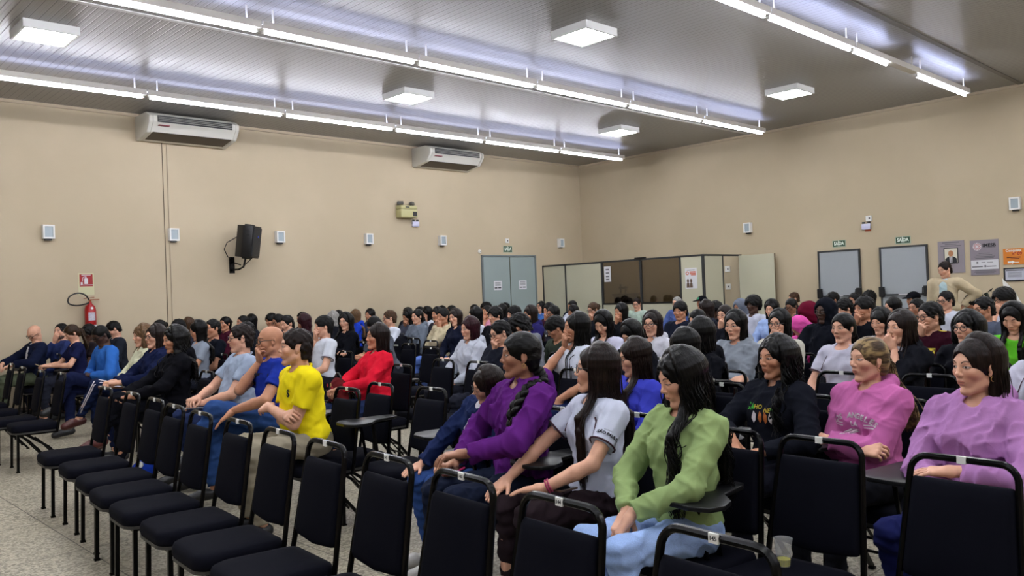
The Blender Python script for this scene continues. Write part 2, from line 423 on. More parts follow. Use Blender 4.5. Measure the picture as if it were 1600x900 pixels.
def extinguisher():
    t = thing('fire_extinguisher', 'red fire extinguisher with black hose hanging on the left wall', 'fire extinguisher', (4.38, YW-.10, 1.08), 0)
    B().lathe([(0, 0), (.075, 0), (.085, .02), (.085, .50), (.07, .56), (.03, .60), (.025, .63), (0, .63)], 28).done('cylinder', M_red, t, True)
    v = B().lathe([(0, .62), (.022, .62), (.022, .67), (0, .67)], 12)
    v.box(-.015, -.02, .66, .14, .02, .675, .003).box(-.01, -.015, .69, .15, .015, .70, .003, Matrix.Rotation(-.12, 4, 'Y'))
    v.done('valve', mat('brass', '#8a4a2a', .4, .6), t)
    pts = [(-.01, 0, .66), (-.08, -.02, .75), (-.2, -.03, .78), (-.32, -.03, .72), (-.33, -.03, .62), (-.22, -.03, .58), (-.08, -.03, .60), (0, -.0, .63)]
    P = []
    for i in range(len(pts)-1):
        q0, q1, q2, q3 = [Vector(pts[max(0, min(len(pts)-1, j))]) for j in (i-1, i, i+1, i+2)]
        for s in (0, .25, .5, .75): P.append(tuple(.5*((2*q1)+(q2-q0)*s+(2*q0-5*q1+4*q2-q3)*s*s+(3*q1-q0-3*q2+q3)*s**3)))
    B().tube(P+[pts[-1]], .012, 8).done('hose', M_dark, t, True)
    a = B()
    for z0, z1, w in ((.33, .46, 38), (.02, .26, 62)):
        R = .087; n = 10
        for i in range(n):
            a0 = math.radians(-90-w+2*w*i/n); a1 = math.radians(-90-w+2*w*(i+1)/n)
            a.prism([(R*math.cos(a0), R*math.sin(a0)), (R*math.cos(a1), R*math.sin(a1)), ((R-.003)*math.cos(a1), (R-.003)*math.sin(a1)), ((R-.003)*math.cos(a0), (R-.003)*math.sin(a0))], 'z', z0, z1)
    a.done('label', mat('ext_label', '#b7b3bd', .6, noise=.35, nscale=60), t)
    B().lathe([(0, 0), (.02, 0), (.02, .01), (0, .01)], 14, Matrix.Translation((0, -.085, .53))@Matrix.Rotation(PI/2, 4, 'X')).done('gauge', M_wht, t)
    B().box(-.03, .06, .48, .03, .10, .54).done('wall_hook', M_dark, t)
extinguisher()
def fire_sign():
    t = thing('fire_sign', 'red and cream fire extinguisher sign on the left wall', 'sign', (4.36, YW, 2.0), 0)
    Mx = M_left(0, 0, 0)
    B().box(-.12, -.17, 0, .12, .19, .004).done('board', mat('sign_cream', '#c2c09a', .7), t).data.transform(Mx)
    B().box(-.10, -.03, .004, .10, .17, .007).done('red_panel', mat('sign_red', '#941418', .6), t).data.transform(Mx)
    p = B().box(-.03, .01, .007, .025, .10, .009).box(-.012, .10, .007, .006, .13, .009).tube([(0, .13, .009), (-.05, .12, .009), (-.06, .05, .009)], .005).box(-.085, .0, .007, -.055, .04, .009)
    p.box(-.1, -.012, .007, .1, -.002, .009).box(-.07, .15, .007, .07, .16, .009)
    p.done('pictogram', M_paper, t).data.transform(Mx)
fire_sign()
def saida(Mx, w, h, label):
    t = thing('exit_sign', label, 'sign', Mx.translation, 0, None)
    R = Mx.to_3x3().to_4x4()
    B().box(-w/2-.015, -h/2-.015, 0, w/2+.015, h/2+.015, .006).done('border', mat('sign_border', '#9aa893', .6), t).data.transform(R)
    B().box(-w/2, -h/2, .006, w/2, h/2, .01).done('board', M_green, t).data.transform(R)
    put_text('lettering', 'SAÍDA', h*.82, M_glow, t, R@Matrix.Translation((0, h*.02, .012))@Matrix.Scale(w/(h*2.75), 4, (1, 0, 0)), bold=.004)
    B().box(-w*.12, -h*.42, .01, w*.12, -h*.38, .012).done('fine_print', M_glow, t).data.transform(R)
saida(M_left(13.90, 2.565), .27, .13, 'small green SAÍDA exit sign above the double door')
saida(M_back(7.73, 2.24), .25, .115, 'green SAÍDA exit sign above the left single exit door')
saida(M_back(6.46, 2.22), .26, .115, 'green SAÍDA exit sign above the right single exit door')

# double door in the left wall
def double_door():
    t = bpy.data.objects.new('door_1', None); C.objects.link(t); t.location = (13.92, YW, 0); t['kind'] = 'structure'
    fr = B().box(-.90, -.05, 0, -.86, .02, 2.53).box(.86, -.05, 0, .90, .02, 2.53).box(-.86, -.05, 2.49, .86, .02, 2.53)
    fr.done('door_frame', mat('door_frame_grey', '#6d7778', .5), t)
    for sx in (-1, 1):
        x0, x1 = (-.86, -.01) if sx < 0 else (.01, .86)
        d = B().box(x0, -.035, .01, x1, -.0, 2.48, .004).done('door_leaf', M_door, t)
    B().box(-.01, -.04, .01, .01, -.02, 2.48).done('door_seam', mat('seam_olive', '#4f5144', .6), t)
double_door()
for x, l in ((13.50, 'white notice with dark print on the left leaf of the double door'), (14.33, 'white notice with dark print on the right leaf of the double door')):
    t = thing('paper_notice', l, 'notice', (x, YW-.037, 1.80), 0)
    R = M_left(0, 0, 0)
    B().box(-.13, -.11, 0, .13, .11, .003).done('sheet', M_paper, t).data.transform(R)
    b = B()
    for z in (.07, .045, .02, -.0): b.box(-.09, z-.004, .003, .09, z+.004, .004)
    b.box(-.11, -.07, .003, -.02, -.045, .004).box(.0, -.07, .003, .1, -.045, .004)
    b.done('print', M_ink, t).data.transform(R)

# exit doors in the back wall
def exit_door(n, yc, w):
    t = bpy.data.objects.new('door_%d' % n, None); C.objects.link(t); t.location = (XW, yc, 0); t['kind'] = 'structure'
    R = M_back(0, 0, 0)
    h = 2.19
    def add(b, nm, m): 
        o = b.done(nm, m, t); o.data.transform(R); return o
    add(B().box(-w/2-.03, 0, -.02, -w/2, h+.03, .05).box(w/2, 0, -.02, w/2+.03, h+.03, .05).box(-w/2, h, -.02, w/2, h+.03, .05), 'door_frame', M_frame)
    add(B().box(-w/2, .01, 0, w/2, h, .035, .004), 'door_leaf', M_door2)
    add(B().box(-w/2+.02, 1.27, .06, w/2-.02, 1.295, .09, .004), 'panic_bar', M_dark)
    add(B().box(-.09, 1.275, .088, .09, 1.292, .094), 'bar_label', M_paper)
    for sx in (-1, 1):
        add(B().box(sx*w/2-.05, 1.24, .03, sx*w/2+.05, 1.44, .10, .012).tube([(sx*w/2-sx*.06, 1.41, .09), (sx*w/2-sx*.07, 1.28, .09)], .01), 'bar_mechanism', M_dark)
exit_door(2, 7.74, .82); exit_door(3, 6.46, .84)

# boards at the right
def wall_board(yc, zc, w, h, col, label, nm='wall_plaque'):
    t = thing(nm, label, 'sign', (XW, yc, zc+DZ), 0); R = M_back(0, 0, 0)
    o = B().box(-w/2, -h/2, 0, w/2, h/2, .012).done('board', mat('board_'+col, col, .55), t); o.data.transform(R)
    return t, R
def strip(b, x, y, w, h, z=.012): return b.box(x-w/2, y-h/2, z, x+w/2, y+h/2, z+.002)
t, R = wall_board(5.60, 1.84, .46, .60, '#8b838a', 'grey memorial plaque with a framed portrait behind the standing man')
b = B(); strip(b, 0, .27, .30, .014); strip(b, 0, .235, .20, .012); strip(b, 0, .205, .36, .012); b.done('print', M_grey, t).data.transform(R)
B().box(-.125, -.12, .012, .125, .17, .022, .003).done('portrait_frame', M_frame, t).data.transform(R)
B().box(-.11, -.105, .022, .11, .155, .025).done('portrait_photo', mat('photo_ground', '#cfcab8', .6), t).data.transform(R)
B().prism([(-.10, -.105), (.10, -.105), (.10, -.03), (.06, .0), (.02, .015), (-.02, .015), (-.06, 0), (-.10, -.03)], 'z', .025, .027).done('portrait_suit', M_ink, t).data.transform(R)
B().prism([(-.02, -.105), (.02, -.105), (.025, .01), (-.025, .01)], 'z', .027, .028).done('portrait_shirt', M_paper, t).data.transform(R)
B().prism([(-.007, -.1), (.007, -.1), (.005, .0), (-.005, .0)], 'z', .028, .029).done('portrait_tie', M_ink, t).data.transform(R)
B().prism([(.045*math.cos(a*PI/10), .065+.058*math.sin(a*PI/10)) for a in range(20)], 'z', .027, .029).done('portrait_face', mat('photo_skin', '#b07a52', .6), t).data.transform(R)
t, R = wall_board(5.04, 1.80, .47, .64, '#867e86', 'grey IMESB sponsor board with a white strip on the back wall')
b = B()
for y, ww in ((.075, .18), (.045, .26), (.015, .34), (-.01, .30), (-.235, .32), (-.26, .36), (-.28, .30)): strip(b, 0, y, ww, .010)
strip(b, .10, .175, .18, .006); b.done('print', M_grey, t).data.transform(R)
B().box(-.225, -.215, .012, .225, -.045, .015).done('white_strip', M_paper, t).data.transform(R)
b = B(); strip(b, -.12, -.09, .03, .03, .015); strip(b, -.02, -.09, .06, .012, .015); strip(b, .09, -.09, .10, .008, .015); strip(b, -.12, -.165, .18, .018, .015); strip(b, .11, -.165, .16, .014, .015); strip(b, .01, -.16, .03, .035, .015)
b.done('sponsor_print', M_grey, t).data.transform(R)
put_text('lettering', 'IMESB', .085, M_ink, t, R@Matrix.Translation((.085, .215, .014)), bold=.003)
B().lathe([(0, 0), (.07, 0), (.07, .002), (0, .002)], 28, Matrix.Translation((-.115, .20, .012))).done('roundel', M_paper, t).data.transform(R)
b = B()
for i in range(-3, 4):
    for j in range(-3, 4):
        if (i+j) % 2 == 0 and math.hypot(i, j) < 3.3 and not (i == 0 and j == 0):
            b.box(-.115+i*.018-.008, .20+j*.018-.008, .014, -.115+i*.018+.008, .20+j*.018+.008, .016)
b.done('roundel_checks', mat('roundel_red', '#9a1626', .6), t).data.transform(R)
t, R = wall_board(4.57, 1.79, .33, .28, '#d07a1e', 'orange Conquista 09 poster at the right edge of the back wall')
put_text('lettering', 'Conquista', .06, M_wht, t, R@Matrix.Translation((0, .105, .014)), bold=.0015)
put_text('numeral', 'nº 09', .075, mat('poster_red', '#8f1a14', .6), t, R@Matrix.Translation((.055, .045, .014)), bold=.002)
for q in ((0, -.015, .22, .016), (.02, -.04, .14, .014)): strip(B(), *q).done('print', mat('poster_brown', '#5c2208', .6), t).data.transform(R)
b = B(); strip(b, -.05, -.10, .09, .03); strip(b, .05, -.105, .07, .012); b.prism([(-.03, -.07), (.02, -.1), (-.03, -.13)], 'z', .012, .015); b.done('white_marks', M_wht, t).data.transform(R)
t = thing('framed_certificate', 'certificate in a black frame below the orange poster', 'frame', (XW, 4.56, 1.58), 0); R = M_back(0, 0, 0)
B().box(-.18, -.12, 0, .18, .12, .02, .003).done('frame', M_dark, t).data.transform(R)
B().box(-.15, -.095, .02, .15, .095, .022).done('certificate', mat('cert_paper', '#b9bcc9', .6), t).data.transform(R)
b = B()
for y in (.075, .04, .02, 0, -.02, -.04): strip(b, 0, y, .22 if y < .07 else .28, .006 if y < .07 else .02, .022)
b.done('print', M_grey, t).data.transform(R)

# ------------------------------------------------------------------ booth in the corner
def booth():
    X, Y0, Y1, Z = 15.1, 10.0, YW-.02, 2.27
    t = thing('partition_booth', 'cream partition booth with dark windows in the room corner', 'booth', (X, (Y0+Y1)/2, 0), 0)
    def P(b, nm, m): 
        o = b.done(nm, m, t); o.data.transform(Matrix.Translation((-X, -(Y0+Y1)/2, 0))); return o
    # front panels (along y) : boundaries seen in the photograph
    ys = [Y1, 13.95, 12.79, 11.65, 10.57, Y0]
    # panels 1,2 solid, 3,4 window bays, 5 solid with poster
    for a, b_ in ((0, 1), (1, 2)):
        P(B().box(X-.02, ys[b_]+.02, .04, X+.02, ys[a]-.02, Z-.04), 'wall_panel', M_cream)
    for a, b_ in ((2, 3), (3, 4)):
        P(B().box(X-.02, ys[b_]+.02, .04, X+.02, ys[a]-.02, 1.25), 'lower_panel', M_cream)
        P(B().box(X-.008, ys[b_]+.02, 1.28, X+.008, ys[a]-.02, Z-.04), 'window_pane', GLASS)
        P(B().box(X-.03, ys[b_]+.0, 1.245, X+.03, ys[a]-.0, 1.28), 'window_sill', M_dark)
    P(B().box(X-.02, Y0+.03, .04, X+.02, ys[4]-.02, Z-.04), 'wall_panel', M_cream)
    for y in ys: P(B().box(X-.028, y-.022, 0, X+.028, y+.022, Z), 'post', M_frame)
    P(B().box(X-.028, Y0, Z-.04, X+.028, Y1, Z).box(X-.028, Y0, 0, X+.028, Y1, .04), 'rail', M_frame)
    # side face along x with a doorway
    P(B().box(X+.03, Y0-.02, .04, X+.70, Y0+.02, Z-.04), 'wall_panel', M_cream)
    P(B().box(X+.70, Y0-.028, 0, X+.74, Y0+.028, Z).box(XW-.06, Y0-.028, 0, XW-.02, Y0+.028, Z), 'post', M_frame)
    P(B().box(X, Y0-.028, Z-.04, XW-.02, Y0+.028, Z), 'rail', M_frame)
    # open door leaf swung flat toward the back wall
    d = P(B().box(XW-.17, Y0-.90, .03, XW-.13, Y0-.04, Z-.03, .004), 'door', M_cream)
    h = B().tube([(XW-.17, Y0-.83, 1.03), (XW-.22, Y0-.83, 1.03), (XW-.22, Y0-.74, 1.03)], .010).done('door_handle', M_black, d); h.data.transform(Matrix.Translation((-X, -(Y0+Y1)/2, 0)))
    P(B().box(XW-.17, Y0-.91, .03, XW-.13, Y0-.90, Z-.03), 'door_edge', mat('edge_brown', '#6a5a44', .6))
    c = B()
    for dy in (-.3, 0, .3): c.box(X-.05, 11.65-.05+dy*.3, Z, X+.03, 11.65+.05+dy*.3, Z+.03, .006)
    P(c, 'sliding_roller', M_dark)
GLASS = mat('tinted_glass', '#4a4334', .08, trans=0., spec=.6)
g = GLASS.node_tree; gb = g.nodes['Principled BSDF']
tr = g.nodes.new('ShaderNodeBsdfTransparent'); tr.inputs[0].default_value = (.42, .37, .29, 1)
gl = g.nodes.new('ShaderNodeBsdfGlossy'); gl.inputs['Roughness'].default_value = .03
mx = g.nodes.new('ShaderNodeMixShader'); mx.inputs[0].default_value = .14
g.links.new(tr.outputs[0], mx.inputs[1]); g.links.new(gl.outputs[0], mx.inputs[2]); g.links.new(mx.outputs[0], g.nodes['Material Output'].inputs[0])
booth()
def sheet(name, label, Mx, w, h, fn, cat='notice'):
    t = thing(name, label, cat, Mx.translation, 0); R = Mx.to_3x3().to_4x4()
    B().box(-w/2, -h/2, 0, w/2, h/2, .003).done('sheet', M_paper, t).data.transform(R); fn(t, R)
def n1(t, R):
    b = B()
    for y in (.11, .03, -.05, -.12): b.box(-.05, y-.018, .003, .05, y+.012, .004)
    b.done('print', M_grey, t).data.transform(R)
sheet('paper_notice', 'tall white notice taped on the left booth window', M_back(12.62, 1.85, 15.1, .012), .20, .36, n1)
def n2(t, R):
    B().lathe([(.022, 0), (.04, 0), (.04, .001), (.022, .001), (.022, 0)], 20, Matrix.Translation((-.09, .11, .004))).done('ring_mark', mat('poster_orange', '#c4552a', .6), t).data.transform(R)
    b = B().box(-.03, .12, .003, .12, .145, .004).box(-.03, .085, .003, .12, .11, .004).box(.0, .06, .003, .12, .078, .004); b.done('headline', mat('poster_orange', '#c4552a', .6), t).data.transform(R)
    B().box(-.10, .17, .003, .10, .18, .004).done('print', M_grey, t).data.transform(R)
    b = B()
    for cx in (-.08, .0):
        b.prism([(cx-.04, -.20), (cx+.04, -.20), (cx+.03, -.1), (cx-.03, -.1)], 'z', .003, .005)
        b.prism([(cx+.026*math.cos(a*PI/8), -.055+.045*math.sin(a*PI/8)) for a in range(16)], 'z', .003, .005)
    b.done('poster_figures', mat('poster_dark', '#5b4636', .6), t).data.transform(R)
sheet('poster', 'white and orange poster with two figures on the booth panel', M_back(10.30, 1.66, 15.1, .022), .30, .44, n2, 'poster')
plate(M_back(10.35, 1.85, XW), .13, .13, 'upper white socket plate seen through the booth doorway')
plate(M_back(10.35, 1.45, XW), .13, .13, 'lower white socket plate seen through the booth doorway')
# wooden lectern standing inside the booth
t = thing('wooden_lectern', 'dark wooden lectern seen through the left booth window', 'lectern', (15.9, 12.75, 0), 0)
B().prism([(-.30, 0), (.30, 0), (.22, 1.45), (-.22, 1.45)], 'x', -.2, .2, .01).done('body', mat('dark_wood', '#2c1b16', .4, noise=.3, nscale=8), t)
B().box(-.22, -.26, 1.45, .22, .26, 1.49, .006).done('top', mat('dark_wood', '#2c1b16', .4), t)
B().tube([(0, .15, 1.49), (0, .15, 1.72)], .02).tube([(0, 0, 1.49), (0, 0, 1.65)], .02).box(-.04, -.03, 1.6, .04, .18, 1.66).done('microphone_stand', M_dark, t)
# plant and white panels at the right wall
t = thing('potted_plant', 'dark leafy potted plant behind the standing man', 'plant', (14.45, 4.35, 0), 0)
B().lathe([(0, 0), (.14, 0), (.19, .36), (.17, .36), (.16, .30), (0, .30)], 20).done('pot', mat('pot_clay', '#4a382c', .7), t, True)
rb = random.Random(3); parts = []
st = []
for i in range(26):
    a = rb.uniform(0, 6.28); r = rb.uniform(.05, .30); z = rb.uniform(.75, 1.32)
    st.append(tube_np([(0, 0, .3), (r*.3*math.cos(a), r*.3*math.sin(a), .3+(z-.3)*.6), (r*math.cos(a), r*math.sin(a), z)], [.01, .007, .004], 6))
    for k in range(7):
        c = Vector((r*math.cos(a), r*math.sin(a), z))+Vector((rb.gauss(0, .05), rb.gauss(0, .05), rb.gauss(0, .05)))
        d = Vector((rb.gauss(0, 1), rb.gauss(0, 1), rb.gauss(0, .6))).normalized(); s_ = d.cross(Vector((0, 0, 1))).normalized()*.03
        L = d*.06
        parts.append((np.array([c-L, c+s_, c+L, c-s_]), np.array([[0, 1, 2, 3]])))
link('foliage', mesh_np('foliage', *merge(parts), smooth=False), mat('leaf_dark', '#1b2a18', .5), t)
link('stem', mesh_np('stem', *merge(st)), mat('stem_green', '#26301c', .6), t)
for y, z0, l, w_ in ((4.28, .8, 'tilted white board leaning behind the afro-haired boy, left one', .20), (3.85, .85, 'tilted white board behind the afro-haired boy, right one', .22)):
    t = thing('display_board', l, 'board', (15.6, y, 0), .0)
    B().prism([(-w_, z0), (w_*.6, z0), (w_, 1.52), (w_*.1, 1.30)], 'x', -.01, .01, 0).done('panel', M_wht, t)
    B().tube([(.05, 0, 0), (.02, 0, z0+.1)], .012).tube([(.05, -.15, .01), (.05, .15, .01)], .012).done('stand', M_black, t)

# ------------------------------------------------------------------ chairs
def fabric(name, rough=.92, nsc=420, bump=.25, var=.10, wr=5.5, wamp=1.):
    m, nt, b = newmat(name); E.nt = nt
    oi = nt.nodes.new('ShaderNodeObjectInfo'); tc = nt.nodes.new('ShaderNodeTexCoord')
    n = nt.nodes.new('ShaderNodeTexNoise'); n.inputs['Scale'].default_value = nsc; n.inputs['Detail'].default_value = 2
    n2 = nt.nodes.new('ShaderNodeTexNoise'); n2.inputs['Scale'].default_value = 14; n2.inputs['Detail'].default_value = 4
    for q in (n, n2): nt.links.new(tc.outputs['Object'], q.inputs['Vector'])
    f = (E(n.outputs[0])-.5)*var*2+(E(n2.outputs[0])-.5)*var+1.0
    mm = nt.nodes.new('ShaderNodeVectorMath'); mm.operation = 'SCALE'
    nt.links.new(oi.outputs['Color'], mm.inputs[0]); nt.links.new(f.s, mm.inputs['Scale']); nt.links.new(mm.outputs[0], b.inputs['Base Color'])
    bp = nt.nodes.new('ShaderNodeBump'); bp.inputs['Strength'].default_value = bump; bp.inputs['Distance'].default_value = .002
    nt.links.new(E(n.outputs[0]).s, bp.inputs['Height'])
    n3 = nt.nodes.new('ShaderNodeTexNoise'); n3.inputs['Scale'].default_value = wr; n3.inputs['Detail'].default_value = 1.5; n3.inputs['Distortion'].default_value = .5; n3.inputs['Roughness'].default_value = .4
    nt.links.new(tc.outputs['Object'], n3.inputs['Vector'])
    bp2 = nt.nodes.new('ShaderNodeBump'); bp2.inputs['Strength'].default_value = .40; bp2.inputs['Distance'].default_value = .016*wamp
    rd = 1-((E(n3.outputs[0])-.5).abs()*4.5)
    nt.links.new(E.op('MAXIMUM', rd, 0.).s, bp2.inputs['Height']); nt.links.new(bp.outputs[0], bp2.inputs['Normal']); nt.links.new(bp2.outputs[0], b.inputs['Normal'])
    b.inputs['Roughness'].default_value = rough; b.inputs['Specular IOR Level'].default_value = .07
    return m
FAB = fabric('cloth'); FAB_C = fabric('chair_fabric', .85, 600, .2, .08, 6., .05)
DENIM = fabric('denim', .9, 250, .3, .28)
CH_COL = '#0a0b14'
def chair_parts():
    root = bpy.data.objects.new('banquet_chair', None); C.objects.link(root)
    # seat: rounded trapezoid cushion
    def outline(z, k):
        pts = []
        W0, W1, x0, x1 = .195, .215, -.20, .215
        for cx, cy, a0 in ((x1-.09, W1-.09, 0), (x0+.05, W0-.05, 90), (x0+.05, -W0+.05, 180), (x1-.09, -W1+.09, 270)):
            r = .09 if a0 in (0, 270) else .05
            for i in range(6):
                a = math.radians(a0+i*18); pts.append(((cx+r*math.cos(a))*k, (cy+r*math.sin(a))*k, z))
        return pts
    bm = bmesh.new(); prev = None; n = 24
    layers = [(.385, .90), (.388, 1.0), (.405, 1.02), (.43, 1.015), (.448, .985), (.459, .90), (.464, .70), (.467, .42), (.4685, .12)]
    rings = [[bm.verts.new(p) for p in outline(z, k)] for z, k in layers]
    for a, b in zip(rings, rings[1:]):
        for i in range(n): bm.faces.new((a[i], a[(i+1) % n], b[(i+1) % n], b[i]))
    bm.faces.new(rings[-1]); bm.faces.new(rings[0][::-1]); me = bpy.data.meshes.new('seat'); bm.to_mesh(me); bm.free()
    me.polygons.foreach_set('use_smooth', np.full(len(me.polygons), True))
    link('seat', me, FAB_C, root, None, CH_COL)
    B().prism([(x, y) for x, y, z in outline(0, 1.01)], 'z', .372, .388).done('seat_rim', mat('seat_rim_grey', '#2b2a28', .5), root)
    # back frame: square tube loop
    def bk(z): return -.185-.095*((z-.42)/.535)
    P = [(bk(.36), -.208, .36), (bk(.44), -.207, .44), (bk(.87), -.178, .87)]
    for i in range(1, 6):
        a = math.radians(90*i/6); P.append((bk(.87+.06*math.sin(a)), -.178+.06*(1-math.cos(a)), .87+.06*math.sin(a)))
    P.append((bk(.93), -.11, .93)); Q = P+[(x, -y, z) for x, y, z in P[::-1]]
    B().tube(Q, .0125, 8).done('back_frame', M_black, root, True)
    # back pad
    def pad(z): return .204-.029*(z-.44)/.43-.008, bk(z)
    zs = [.515, .52, .53, .55, .62, .72, .80, .838, .850, .855]; ks = [.93, .97, .99, 1, 1, 1, 1, 1, .99, .97]; th = [.004, .014, .019, .022, .023, .023, .022, .019, .013, .004]
    bm = bmesh.new(); rg = []
    for z, k, t in zip(zs, ks, th):
        wd, xc = pad(z); r = []
        for yy, tt_ in ((-1, .25), (-.97, .75), (-.85, 1), (0, 1.12), (.85, 1), (.97, .75), (1, .25)): r.append(bm.verts.new((xc+t*tt_, yy*wd*k, z-(.02*(1-yy*yy) if z < .60 else 0))))
        for yy, tt_ in ((1, -.25), (.97, -.75), (.85, -1), (0, -1), (-.85, -1), (-.97, -.75), (-1, -.25)): r.append(bm.verts.new((xc+t*tt_*.8, yy*wd*k, z-(.02*(1-yy*yy) if z < .60 else 0))))
        rg.append(r)
    for a, b in zip(rg, rg[1:]):
        for i in range(14): bm.faces.new((a[i], a[(i+1) % 14], b[(i+1) % 14], b[i]))
    bm.faces.new(rg[0][::-1]); bm.faces.new(rg[-1]); me = bpy.data.meshes.new('backrest'); bm.to_mesh(me); bm.free()
    me.polygons.foreach_set('use_smooth', np.full(len(me.polygons), True))
    link('backrest', me, FAB_C, root, None, CH_COL)
    for sy in (-1, 1):
        B().tube([(.165, sy*.185, .375), (.175, sy*.19, .012)], .0165, square=True).box(.159, sy*.19-.016, 0, .191, sy*.19+.016, .012).done('leg', M_black, root)
        B().tube([(.10, sy*.17, .365), (-.10, sy*.175, .22), (-.27, sy*.18, .012)], .0155, square=True).box(-.286, sy*.18-.016, 0, -.254, sy*.18+.016, .012).done('leg', M_black, root)
    u = B().tube([(.165, -.185, .36), (.165, .185, .36)], .011, square=True).tube([(-.18, -.185, .365), (-.18, .185, .365)], .011, square=True)
    for sy in (-1, 1): u.tube([(.165, sy*.17, .362), (-.185, sy*.185, .362)], .011, square=True)
    u.tube([(-.10, -.172, .22), (-.10, .172, .22)], .009, square=True).tube([(-.19, -.176, .12), (-.19, .176, .12)], .009, square=True)
    for yy in (-.07, .07): u.tube([(-.02, yy, .30), (-.21, yy, .09)], .008, square=True)
    u.done('seat_frame', M_black, root)
    B().box(bk(.93)+.008, -.015, .917, bk(.93)+.0155, .015, .943, .001).done('number_tag', M_wht, root)
    return root
def tablet_parts(root):
    # writing tablet carried on the right-hand side (-y)
    out = [(-.16, -.37), (-.13, -.39), (.16, -.42), (.24, -.41), (.29, -.35), (.30, -.22), (.27, -.14), (.20, -.12), (.12, -.15), (.05, -.235), (-.12, -.265), (-.16, -.29)]
    B().prism(out, 'z', .715, .735, .005).done('writing_tablet', mat('tablet_black', '#0b0c0e', .42, spec=.3), root, True)
    B().tube([(-.12, -.20, .37), (-.02, -.235, .37), (.0, -.30, .40), (.02, -.32, .70)], .0155, square=True).tube([(-.12, -.32, .705), (.22, -.30, .705)], .013, square=True).tube([(.1, -.19, .37), (.08, -.30, .40), (.12, -.32, .70)], .011, square=True).done('tablet_arm', M_black, root)
CH0 = chair_parts(); CH1 = None
def copy_tree(o):
    r = o.copy(); C.objects.link(r)
    for ch in list(o.children):
        c = ch.copy(); C.objects.link(c); c.parent = r
    return r
CH1 = copy_tree(CH0); tablet_parts(CH1)
used = {0: False, 1: False}
def chair(x, y, rz, label, group, tablet=False, number=None, s=1.0):
    k = 1 if tablet else 0; src = (CH0, CH1)[k]
    if not used[k] : c = src; used[k] = 'src'
    else: c = copy_tree(src)
    for ch in [q for q in c.children if q.name.startswith('number_text')]: bpy.data.objects.remove(ch)
    c.location = (x, y, 0); c.rotation_euler = (0, 0, rz); c.scale = (s, s, s); tag(c, label, 'chair', group)
    c['tablet'] = k
    return c
def number(c, txt):
    x = -.185-.095*((.93-.42)/.535)+.0160
    me = text_mesh(txt, .016, .0003, bold=.0004); me.transform(Matrix(((0, 0, 1, x), (1, 0, 0, 0), (0, 1, 0, .930), (0, 0, 0, 1))))
    o = link('number_text', me, M_ink, c)

def raw(b):
    me = bpy.data.meshes.new('q'); b.bm.to_mesh(me); b.bm.free(); return me
